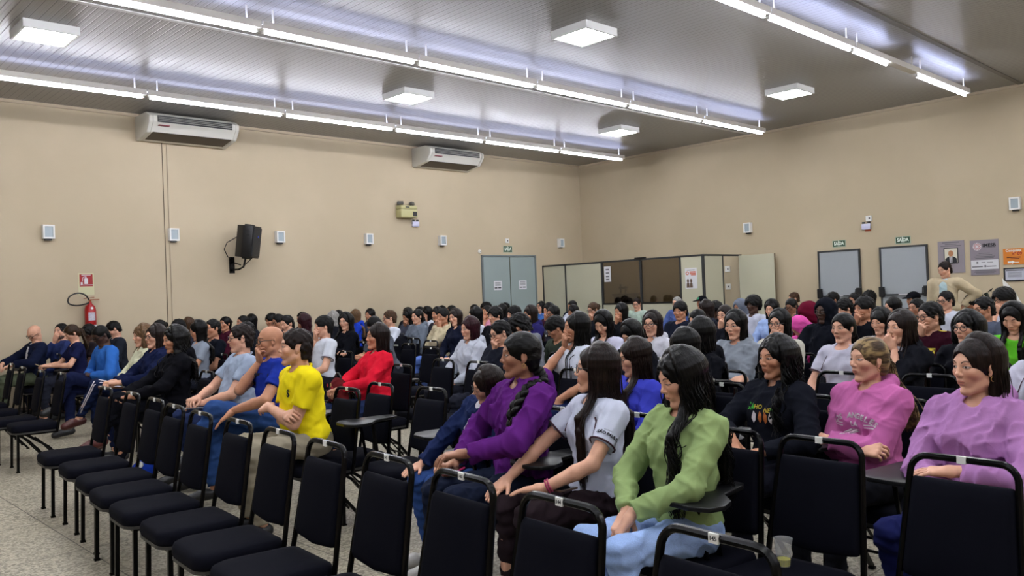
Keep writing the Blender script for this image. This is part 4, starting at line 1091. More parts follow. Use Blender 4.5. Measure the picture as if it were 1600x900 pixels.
def person(pid, X, Y, Z, depth, gaze, pitch, hair, hcol, skin, sex, top, tcol, sleeve, legcol, arms, extras, label, standing=False, lean=None, side=0., base=176, s=None, arm_override=None, group=None, roll=0., seat=True):
    male = sex == 'm'; hi = 2 if depth < 5.3 else (1 if depth < 9.5 else 0); seed = sum(ord(c) for c in pid)*7 % 1000
    hb, hs, hh, hr, hn = [(.019, .0155, .0075, .0095, .0075), (.014, .0108, .0045, .0068, .0048), (.010, .0068, .0026, .0048, .0034)][hi]
    ex = [e for e in extras.split(',') if e]
    th = 90-gaze; d = ((th-base+180) % 360)-180; d = max(-95, min(95, d)); twist = max(-22, min(22, d*.3))
    rzb = math.radians(base+twist); hy = math.radians(max(-72, min(72, d-twist))); lean = (.03 if lean is None else lean)
    if pitch > 20: lean += .12
    off = .50 if standing else 0.
    # torso frame: rotation about the hip by lean
    hip = v3(0, 0, .56+off); Rl = rotm(0, lean, side)
    T = lambda *p: hip+Rl@(v3(p[0], p[1], p[2]+off)-hip)
    shw = (.190 if 'heavy' in ex else .180) if male else .155
    neck0 = T(-.035, 0, 1.005); hoff = v3(.022+.035*math.sin(math.radians(max(-10, pitch))), 0, .147)
    Ro = rotm(0, 0, roll)@rotm(hy, math.radians(pitch), 0); Rh = Ro*HK[male]
    hc = neck0+rotm(0, lean*.5, roll+side*.6)@hoff
    if s is None: s = max(.92, min(1.09, Z/hc[2]))
    # world placement so that the head centre lands where it belongs
    c, sn = math.cos(rzb), math.sin(rzb); ox = X-s*(c*hc[0]-sn*hc[1]); oy = Y-s*(sn*hc[0]+c*hc[1])
    # ---- skeleton
    J = {}
    J['SL'] = T(-.02, shw, .955); J['SR'] = T(-.02, -shw, .955)
    L1, L2 = (.285, .255) if male else (.262, .238)
    AP = {}; CROSS[0] = 'cross' in ex
    am = ARMS.get(arms, ('lap', 'lap'))
    if arm_override: pass
    for sd, i in (('L', 0), ('R', 1)):
        a = arm_override[sd] if (arm_override and sd in arm_override) else arm_pose(am[i], sd, hc, Rh, lean)
        El, Wr = ik(J['S'+sd], np.array(a[0], float), L1, L2, a[1]); J['E'+sd] = El; J['W'+sd] = Wr; AP[sd] = a
    legs = []
    if standing:
        for sd in (1, -1): legs.append((v3(0, sd*.09, 1.00), v3(.02, sd*.11, .53), v3(0, sd*.12, .08), v3(.16, sd*.14, .03)))
    else:
        cr = 'cross' in ex
        for sd in (1, -1):
            if cr and sd == 1: legs.append((v3(.0, .085, .545), v3(.46, -.02, .685), v3(.60, -.12, .36), v3(.73, -.10, .29)))
            else:
                kx = .43; ky = sd*(.12 if male else .085)
                legs.append((v3(0, sd*.085, .545), v3(kx, ky*1.2, .545), v3(kx+(.02 if seed % 2 else -.06), ky*1.1, .09), v3(kx+.17, ky*1.3, .03)))
    # ---- skin body
    lo = v3(-.45, -.62, -.02); hi_ = v3(.80, .62, 1.30+off)
    F = Field(lo, hi_, hb)
    F.ell(T(0, 0, .60), (.11, .150, .11), k=0); F.ell(T(-.005, 0, .78), (.085, .120, .16), Rl, k=.04); F.ell(T(-.015, 0, .90), (.088, .135, .13), Rl, k=.05)
    F.cone(T(-.02, -shw+.03, .965), T(-.02, shw-.03, .965), .045, .045, .05)
    F.cone(T(-.035, 0, .96), neck0+(hc-neck0)*.35, .050 if male else .043, .052 if male else .042, .03)
    for sd in 'LR':
        El, Wr = J['E'+sd], J['W'+sd]; g = 1.12 if male else .94
        F.cone(J['S'+sd], El, .044*g, .036*g, .02); F.cone(El, El+(Wr-El)*.35, .036*g, .037*g, .012); F.cone(El+(Wr-El)*.35, Wr, .037*g, .025*g, .012)
    for hp_, kn, an, toe in legs:
        F.cone(hp_, kn, .070, .050, .03); F.cone(kn, kn+(an-kn)*.4, .048, .047, .015); F.cone(kn+(an-kn)*.4, an, .047, .030, .015)
        if 'barefoot' in ex or 'stripe' in ex: F.cone(an, toe, .030, .022, .015)
    parts = [F.mesh()]; hps = [np.full((len(parts[0][0]), 3), -9.)]
    # head
    nbl = Ro.T@(neck0-hc)/HK[male]; hf = head_field(hh, nbl, male, True); V, Fc = hf.mesh(); parts.append((V@Rh.T+hc, Fc)); hps.append(V)
    for sd in 'LR':
        a = AP[sd]; x = unit(a[2]); n = np.array(a[3], float); n = unit(n-x*(n@x)); z = -n; y = np.cross(z, x); Rm = np.stack([x, y, z], 1)
        V, Fc = hand_mesh(sd, a[4], hn); sc_ = 1.0 if male else .92
        V = V*sc_; V = V+v3(.022, 0, 0); parts.append((V@Rm.T+J['W'+sd], Fc)); hps.append(np.full((len(V), 3), -9.))
    V, Fc = merge(parts); me = mesh_np('person', V, Fc); at = me.attributes.new('hp', 'FLOAT_VECTOR', 'POINT'); at.data.foreach_set('vector', np.concatenate(hps).astype(f32).ravel())
    root = link('person', me, SKIN, col=SKINS[skin]); root.location = (ox, oy, 0); root.rotation_euler = (0, 0, rzb); root.scale = (s, s, s)
    tag(root, label, 'person', group)
    root['beard'] = .9 if 'beard' in ex else (.10 if male and skin != 'd' else 0.); root['lid'] = 1.0 if pitch > 18 else (.5 if pitch > 9 else .1); root['browlight'] = 1. if hcol in ('bl', 'lb', 'gr') else 0.
    # ---- top
    thick = {'tee': .010, 'polo': .010, 'shirt': .012, 'sweater': .016, 'hoodie': .020, 'jacket': .020, 'suit': .020}[top]
    rs = np.random.RandomState(seed)
    def torso_sdf(F, th_, sl, long_):
        bw = (1.24 if 'heavy' in ex else 1.12) if male else (1.12 if 'heavy' in ex else 1.)
        F.ell(T(.01, 0, .60), (.118+th_, .152*bw+th_, .10+th_), k=0)
        if 'heavy' in ex: F.ell(T(.055, 0, .70), (.11+th_, .14+th_, .12), k=.06)
        F.ell(T(.012 if male else 0, 0, .76), (.100*bw+th_, .130*bw+th_, .17), Rl, k=.05)
        F.ell(T(-.012, 0, .90), (.098*bw+th_, .138*bw+th_, .135), Rl, k=.05)
        if not male:
            for sy in (-1, 1): F.ell(T(.065, sy*.062, .865), (.045+th_, .05+th_, .052+th_), k=.05)
        F.cone(T(-.022, -shw+.025, .968), T(-.022, shw-.025, .968), .050+th_, .050+th_, .05)
        F.cone(T(-.03, 0, .98), T(-.033, 0, 1.02), .072, .060, .03)
        if not sl: return
        for sd in 'LR':
            S_, El, Wr = J['S'+sd], J['E'+sd], J['W'+sd]; g = 1.14 if male else .98
            if long_:
                F.cone(S_, El, (.050+th_)*g, (.042+th_)*g, .03)
                e = Wr-unit(Wr-El)*.012
                F.cone(El, e, (.042+th_)*g, (.029+th_)*g, .02, cut=[(e, Wr-El)])
            else:
                e = S_+(El-S_)*.62; F.cone(S_, e, (.050+th_)*g, (.046+th_*1.3)*g, .03, cut=[(e, El-S_)])
    def folds(F, amp, wl):
        if 'lostext' in ex or 'graphic' in ex: amp = amp*.62
        x, y, z = F.grid(); d = 0
        for i in range(4):
            k = rs.normal(0, 1, 3); k[2] *= .8; k = unit(k)*2*PI/(wl*rs.uniform(.7, 1.9)); p = rs.uniform(0, 6.28); q = rs.normal(0, 22, 3)
            u = (x*k[0]+y*k[1]+z*k[2]+p+1.6*np.sin(x*q[0]+y*q[1]+z*q[2])).astype(f32)
            d = d+(1-np.abs(np.sin(u*.5)))**2-.35
        wz = np.clip((.78+off-z)/.2, 0, 1); wd = np.sin(z*105+3*np.sin(x*14+y*9))*.5
        F.F = F.F-(d*amp*1.15+wz*wd*amp*1.2).astype(f32)
    long_ = sleeve == 'l'
    F = Field(v3(-.45, -.62, .40+off*.9), v3(.72, .62, 1.16+off), hs); torso_sdf(F, thick, True, long_)
    folds(F, {'tee': .0045, 'polo': .0045, 'shirt': .006, 'sweater': .0055, 'hoodie': .0075, 'jacket': .0075, 'suit': .004}[top], .085)
    if top in ('hoodie',) or (top == 'jacket' and not male):
        a = np.linspace(math.radians(38), math.radians(322), 11); ri = []
        for t in a:
            r_ = .082+.012*math.cos(t-math.pi); ri.append(neck0+v3(-.006+r_*math.cos(t)*1.05, r_*math.sin(t)*1.02, .018-.030*math.cos(t)*.9))
        for p, q, t in zip(ri, ri[1:], a): F.cone(p, q, .021+.012*(1-math.cos(t))/2, .021+.012*(1-math.cos(t))/2, .02)
        F.ell(neck0+v3(-.105, 0, -.02), (.045, .085, .06), k=.03)
    nk = .052 if male else .046
    F.cone(neck0+v3(-.008, 0, -.015), hc+v3(0, 0, -.03), nk+.009, nk+.012, .006, 'sub')
    F.ell(neck0+v3(.050, 0, .004), (.042, .052, .042) if top == 'tee' else (.034, .044, .030), k=.01, mode='sub')
    inner = None
    if top == 'suit' or 'whitetee' in ex or 'openjacket' in ex:
        G = Field(v3(-.30, -.26, .48+off), v3(.30, .26, 1.08+off), hs); torso_sdf(G, .006, False, False); G.cone(neck0+v3(-.008, 0, -.015), hc+v3(0, 0, -.03), nk+.008, nk+.008, .006, 'sub')
        folds(G, .003, .08); inner = G.mesh()
        # V-shaped opening in the jacket
        w0 = .085 if not standing else .125; a = T(.13, 0, 1.02); b_ = T(.15, 0, .66)
        for k in range(9):
            t = k/8; p = a+(b_-a)*t; F.ell(p+v3(.02, 0, 0), (.075, max(.012, w0*(1-t*.8)), .055), k=.008, mode='sub')
    V, Fc = F.mesh(); topn = {'tee': 'tee_shirt', 'polo': 'polo_shirt', 'shirt': 'shirt', 'sweater': 'sweatshirt', 'hoodie': 'hoodie', 'jacket': 'jacket', 'suit': 'suit_jacket'}[top]
    tmesh = mesh_np(topn, V, Fc); to = link(topn, tmesh, FAB, root, col=tcol)
    if inner is not None: link('tee_shirt' if top != 'suit' else 'dress_shirt', mesh_np('inner', *inner), FAB, root, col='#c9c9d2' if not standing else '#a8c0c6')
    bvh = None
    def decal(name, me, Mx, m, dirv):
        nonlocal bvh
        if bvh is None: bvh = BVHTree.FromPolygons([tuple(v) for v in V], [tuple(q) for q in Fc])
        me.transform(Mx); dv = Vector(dirv).normalized(); keep = True
        bm = bmesh.new(); bm.from_mesh(me); bmesh.ops.subdivide_edges(bm, edges=[e for e in bm.edges if e.calc_length() > .02], cuts=2)
        for v in bm.verts:
            hit = bvh.ray_cast(v.co-dv*.25, dv)
            if hit[0] is not None: v.co = hit[0]-dv*.0025
        bm.to_mesh(me); bm.free(); return link(name, me, m, root)
    def front_M(z, y=0., sc=1.):   # text plane on the chest: right of the reader = +y seen from the front
        return Matrix(((0, 0, 1, .3), (1, 0, 0, y), (0, 1, 0, z), (0, 0, 0, 1)))
    if top in ('polo', 'shirt') and hi:
        a = np.linspace(math.radians(14), math.radians(346), 22)
        P = [neck0+v3(.004+(nk+.017)*math.cos(t), (nk+.016)*math.sin(t), .004-.030*math.cos(t)) for t in a]
        me = mesh_np('collar', *tube_np(P, .0085, 8)); me.transform(Matrix.Identity(4)); link('collar', me, FAB, root, col=tcol)
    if not long_ and ('uniform' in ex or top == 'polo' and hcol == 'k' and hi == 0):
        for sd in 'LR':
            S_, El = J['S'+sd], J['E'+sd]; e = S_+(El-S_)*.60; u = unit(El-S_); g = (1.14 if male else .98)*(.046+thick*1.3)+.0035
            aa = unit(np.cross(u, v3(0, 0, 1.01))); bb = np.cross(u, aa); P = [e+g*(math.cos(t)*aa+math.sin(t)*bb) for t in np.linspace(0, 2*PI, 22)[:-1]]
            link('sleeve_trim', mesh_np('sleeve_trim', *tube_np(P, .0045, 6, True)), M_trim, root)
        if 'uniform' in ex:
            P = [neck0+v3(.018+(nk+.020)*math.cos(t), (nk+.020)*math.sin(t), -.012-.052*max(0, math.cos(t))) for t in np.linspace(0, 2*PI, 26)[:-1]]
            link('neck_trim', mesh_np('neck_trim', *tube_np(P, .005, 6, True)), M_trim, root)
            for sy in (-1, 1):
                me = mesh_np('seam_trim', *tube_np([T(.16, sy*.10, .955), T(.18, sy*.125, .90), T(.17, sy*.14, .85)], .004, 6)); decal('seam_trim', me, Matrix.Identity(4), M_trim, (-1, 0, 0))
    if 'lostext' in ex:
        word = 'LOS ANGELES'
        for i, ch in enumerate(word):
            if ch == ' ': continue
            a = (i-5)*.118; r_ = .21; me = text_mesh(ch, .036, .0003, bold=.0016)
            Mx = front_M(T(0, 0, .685)[2]+r_*math.cos(a)-.005, 0)@Matrix.Translation((r_*math.sin(a), 0, 0))@Matrix.Rotation(-a, 4, 'Z'); decal('chest_letter', me, Mx, M_text_w, (-1, 0, 0))
        for yy, w_ in ((.086, .05), (-.086, .05)):
            for dz in (0, -.013): decal('chest_stripe', raw(B().box(-w_/2, -.0025, 0, w_/2, .0025, .0004)), front_M(.850+dz, yy), M_text_w, (-1, 0, 0))
        for tx, z_, sz in (('LA', .848, .034), ('ESTD', .815, .020)): decal('chest_letter', text_mesh(tx, sz, .0003, bold=.001), front_M(z_), M_text_w, (-1, 0, 0))
    if 'pinkmark' in ex: decal('chest_letter', text_mesh('LO', .07, .0003, bold=.003), front_M(.865, .02), M_text_p, (-1, 0, 0))
    if 'crest' in ex:
        decal('crest', raw(B().prism([(-.03, .03), (.03, .03), (.03, -.01), (0, -.04), (-.03, -.01)], 'z', 0, .0005)), front_M(.88, .07), M_text_y, (-1, 0, 0))
        decal('crest_mark', raw(B().prism([(-.018, .018), (.018, .018), (.015, -.008), (0, -.022), (-.015, -.008)], 'z', 0, .0005)), Matrix.Translation((.004, 0, 0))@front_M(.88, .07), M_trim, (-1, 0, 0))
        for sy in (-1, 1): decal('shoulder_band', raw(B().box(-.012, sy*.115-.045, 1.05, .012, sy*.115+.045, 1.051)), Matrix.Identity(4), M_text_y, (0, 0, -1))
    if 'graphic' in ex:
        decal('chest_letter', text_mesh('HO', .030, .0003, bold=.001), front_M(.905, -.032), M_text_y, (-1, 0, 0)); decal('chest_letter', text_mesh('NE', .030, .0003, bold=.001), front_M(.892, .034), M_text_y, (-1, 0, 0))
        rr = random.Random(4)
        for k in range(16):
            sx = rr.choice((-1, 1)); y = sx*rr.uniform(.055, .10); z = .905+rr.uniform(-.018, .022)
            a = rr.uniform(0, 3); L = .010
            decal('leaf_print', raw(B().prism([(-L*math.cos(a), -L*math.sin(a)), (L*.4*math.sin(a), -L*.4*math.cos(a)), (L*math.cos(a), L*math.sin(a)), (-L*.4*math.sin(a), L*.4*math.cos(a))], 'z', 0, .0004)), front_M(z, y), M_text_g, (-1, 0, 0))
        for y, c_ in ((-.055, M_text_w), (.055, M_text_w), (-.02, mat('print_orange', '#b0632a', .8)), (.022, mat('print_orange', '#b0632a', .8))):
            decal('wing_print', raw(B().prism([(0, .03), (.016, .012), (.012, -.02), (0, -.035), (-.010, -.01)], 'z', 0, .0004)), front_M(.855, y), c_, (-1, 0, 0))
    if 'sleevetext' in ex:
        S_, El = J['SL'], J['EL']; u = unit(El-S_); out = unit(v3(.45, .9, .15)-u*(u@v3(.45, .9, .15))); rgt = np.cross(-u*-1, out); rgt = np.cross(out, u)*-1
        rgt = np.cross(-u, out); e = S_+(El-S_)*.47+out*.2
        Mx = Matrix(((rgt[0], -u[0], out[0], e[0]), (rgt[1], -u[1], out[1], e[1]), (rgt[2], -u[2], out[2], e[2]), (0, 0, 0, 1)))
        decal('sleeve_lettering', text_mesh('SÃO PAULO', .019, .0003, bold=.0009), Mx, M_text_k, tuple(-out))
        decal('sleeve_lettering', text_mesh('GOVERNO', .008, .0002), Mx@Matrix.Translation((-.01, .018, 0)), M_text_k, tuple(-out))
    if 'yellowprint' in ex: decal('chest_letter', text_mesh('S', .06, .0003, bold=.003), front_M(.87, .08), M_text_k, (-1, 0, 0))
    if 'darkstripe' in ex:
        for z_ in (.70, .77, .84, .91):
            me = raw(B().box(-.12, -.016, 0, .12, .016, .0005)); decal('stripe', me, front_M(T(0, 0, z_)[2]), mat('stripe_dark', '#0e1230', .8), (-1, 0, 0))
    if 'floral' in ex:
        rr = random.Random(2)
        for k in range(26):
            c_ = rr.choice(['#a3223a', '#b8912f', '#b7b2a8', '#2f5a2c']); decal('flower_print', raw(B().prism([(.016*math.cos(a*PI/3), .016*math.sin(a*PI/3)) for a in range(6)], 'z', 0, .0004)), front_M(rr.uniform(.68, .86), rr.uniform(-.12, .12)), mat('flower_'+c_, c_, .8), (-1, 0, 0))
    # ---- trousers
    F = Field(v3(-.24, -.32, -.02), v3(.72, .32, .76+off), hs)
    F.ell((0, 0, .575+off), (.125, .158, .095), k=0)
    g = 1.1 if male else 1.0
    fem = (not male) and 'wide' not in ex
    for hp_, kn, an, toe in legs:
        e = an-unit(an-kn)*(.02 if 'ankle' not in ex else .10)
        F.cone(hp_, kn, .088*g, .066*g, .04); F.cone(kn, kn+(an-kn)*.4, .064*g, .056*g, .03); F.cone(kn+(an-kn)*.4, e, .056*g, (.046 if not fem else .040)*g, .02, cut=[(e, an-kn)])
    folds(F, .006, .10)
    V2, F2 = F.mesh(); jeans = legcol in ('#2b4478', '#8fa8d4', '#1c2848', '#5872b4', '#2a4576', '#222c4c')
    tr_ = link('trousers', mesh_np('trousers', V2, F2), DENIM if jeans else FAB, root, col=legcol)
    if 'stripe' in ex:
        b2 = BVHTree.FromPolygons([tuple(v) for v in V2], [tuple(q) for q in F2]); hp_, kn, an, toe = legs[0]
        for dy in (0, .018):
            pts = []
            for a, b_ in ((hp_, kn), (kn, an)):
                for t in np.linspace(.1, .93, 9):
                    p = a+(b_-a)*t+v3(.0, 0, .0); q = b2.ray_cast(Vector(p+v3(.06 if b_ is an else 0, .3, .12+dy*2)), Vector((0 if b_ is kn else -.2, -1, -.32)))
                    if q[0] is not None: pts.append(np.array(q[0]))
            if len(pts) > 3: link('side_stripe', mesh_np('side_stripe', *tube_np(pts, .006, 6)), M_text_w, tr_)
    # ---- shoes
    shc = M_shoew if 'whiteshoe' in ex else M_shoe
    if 'tanshoe' in ex: shc = mat('shoe_tan', '#a5785f', .7)
    if 'redshoe' in ex: shc = mat('shoe_brown', '#4a1c18', .4)
    for hp_, kn, an, toe in legs:
        u = unit(toe-an); F = Field(np.minimum(an, toe)-.09, np.maximum(an, toe)+.10, max(hs, .008) if hi else .018)
        dn = v3(0, 0, -.022) if an[2] < .15 else v3(-.01, 0, -.02)
        F.cone(an+dn+v3(-.02, 0, 0), toe+v3(0, 0, .012), .040, .034, 0); F.cone(an+(toe-an)*.5+v3(0, 0, 0.01), toe+v3(.01, 0, .012), .040, .032, .02)
        if an[2] < .15: F.plane_cut((0, 0, .002), (0, 0, -1))
        Vs, Fs = F.mesh(); so = link('shoe', mesh_np('shoe', Vs, Fs), shc, root)
        if hi == 2 and an[2] < .15: B().prism([(an[0]-.065, an[1]-.034), (toe[0]+.03, toe[1]-.036), (toe[0]+.045, toe[1]), (toe[0]+.03, toe[1]+.036), (an[0]-.065, an[1]+.034)], 'z', .0, .022, .006).done('shoe_sole', M_shoew, so)
    # ---- hair and headgear
    torso = (lambda z: float(T(-.012, 0, z-off)[0]), float(T(0, 0, .985)[2]), .118+thick, .20, lean)
    if hair == 'hood':
        f = Field((-.20, -.16, -.22), (.16, .16, .20), hr); f.ell((-.018, 0, .030), (.122, .104, .115), k=0); f.cone((-.03, 0, -.05), (-.04, 0, -.14), .098, .105, .04)
        x, y, z = f.grid(); f.ell((.13, 0, -.02), (.100, .066, .104), k=.012, mode='sub')
        f.F = f.F+(.004*np.sin(z*60+y*30)*np.sin(x*55)).astype(f32)
        Vh, Fh = f.mesh(); link('hood', mesh_np('hood', Vh@Rh.T+hc, Fh), FAB, root, col=tcol)
    else:
        r_ = hair_build(hair, hr, Rh, hc, torso, hi, seed, male)
        if r_:             hm = mesh_np('hair', r_[0], r_[1]); at = hm.attributes.new('hq', 'FLOAT_VECTOR', 'POINT'); at.data.foreach_set('vector', ((r_[0]-hc)@Ro).astype(f32).ravel()); link('hair', hm, r_[2], root, col=HCOL[hcol])
    if hair == 'cap':
        f = Field((-.16, -.14, -.02), (.22, .14, .20), hr); f.ell((-.012, 0, .045), (.112, .094, .094), k=0); x, y, z = f.grid()
        f.F = np.maximum(f.F, (.040-z-0*x-0*y).astype(f32)); f.ell((.11, 0, .044), (.085, .075, .010), rotm(0, .18, 0), k=.006)
        Vh, Fh = f.mesh(); hat = link('baseball_cap', mesh_np('baseball_cap', Vh@Rh.T+hc, Fh), FAB, root, col='#0e0f14')
        if pid == 'p79':
            Mh = Matrix([list(Rh[i])+[hc[i]] for i in range(3)]+[[0, 0, 0, 1]]); o = B().lathe([(0, 0), (.022, 0), (.022, .004), (0, .004)], 16, Mh@Matrix.Translation((.088, .03, .085))@Matrix.Rotation(1.1, 4, 'Y')).done('cap_badge', mat('badge_green', '#2f9a6a', .5), hat)
    if 'glasses' in ex:
        rg = .0016 if hi == 2 else (.0026 if hi == 1 else .0034); ps = []
        for sy in (-1, 1):
            ps.append(tube_np([(.097-.010*(abs(.026*math.cos(t)) if sy*math.cos(t) > 0 else 0)/.026, sy*.034+.0245*math.cos(t), .006+.0195*math.sin(t)) for t in np.linspace(0, 2*PI, 19)[:-1]], rg, 6, True))
            ps.append(tube_np([(.088, sy*.058, .012), (.05, sy*.074, .014), (-.008, sy*.082, .014), (-.02, sy*.081, .002)], rg, 6))
        ps.append(tube_np([(.098, -.010, .010), (.102, 0, .013), (.098, .010, .010)], rg, 6)); Vg, Fg = merge(ps)
        link('glasses', mesh_np('glasses', Vg@Rh.T+hc, Fg), M_glassf, root)
    if 'earring' in ex:
        for sy in (-1, 1):
            P = [(-.004+.009*math.cos(t), sy*.082, -.044+.010*math.sin(t)) for t in np.linspace(0, 2*PI, 13)[:-1]]; Vg, Fg = tube_np(P, .002, 6, True); link('earring', mesh_np('earring', Vg@Rh.T+hc, Fg), M_gold, root)
    if 'bracelet' in ex:
        El, Wr = J['EL'], J['WL']; u = unit(Wr-El); e = Wr-u*.015; aa = unit(np.cross(u, v3(0, 0, 1))); bb = np.cross(u, aa)
        for dd in (0, -.012): link('bracelet', mesh_np('bracelet', *tube_np([e+u*dd+.029*(math.cos(t)*aa+math.sin(t)*bb) for t in np.linspace(0, 2*PI, 16)[:-1]], .004, 6, True)), mat('bracelet_pink', '#a8325e', .5), root)
    PR[pid] = (Matrix.Translation((ox, oy, 0))@Matrix.Rotation(rzb, 4, 'Z')@Matrix.Scale(s, 4), rzb)
    return root, (ox, oy, s)

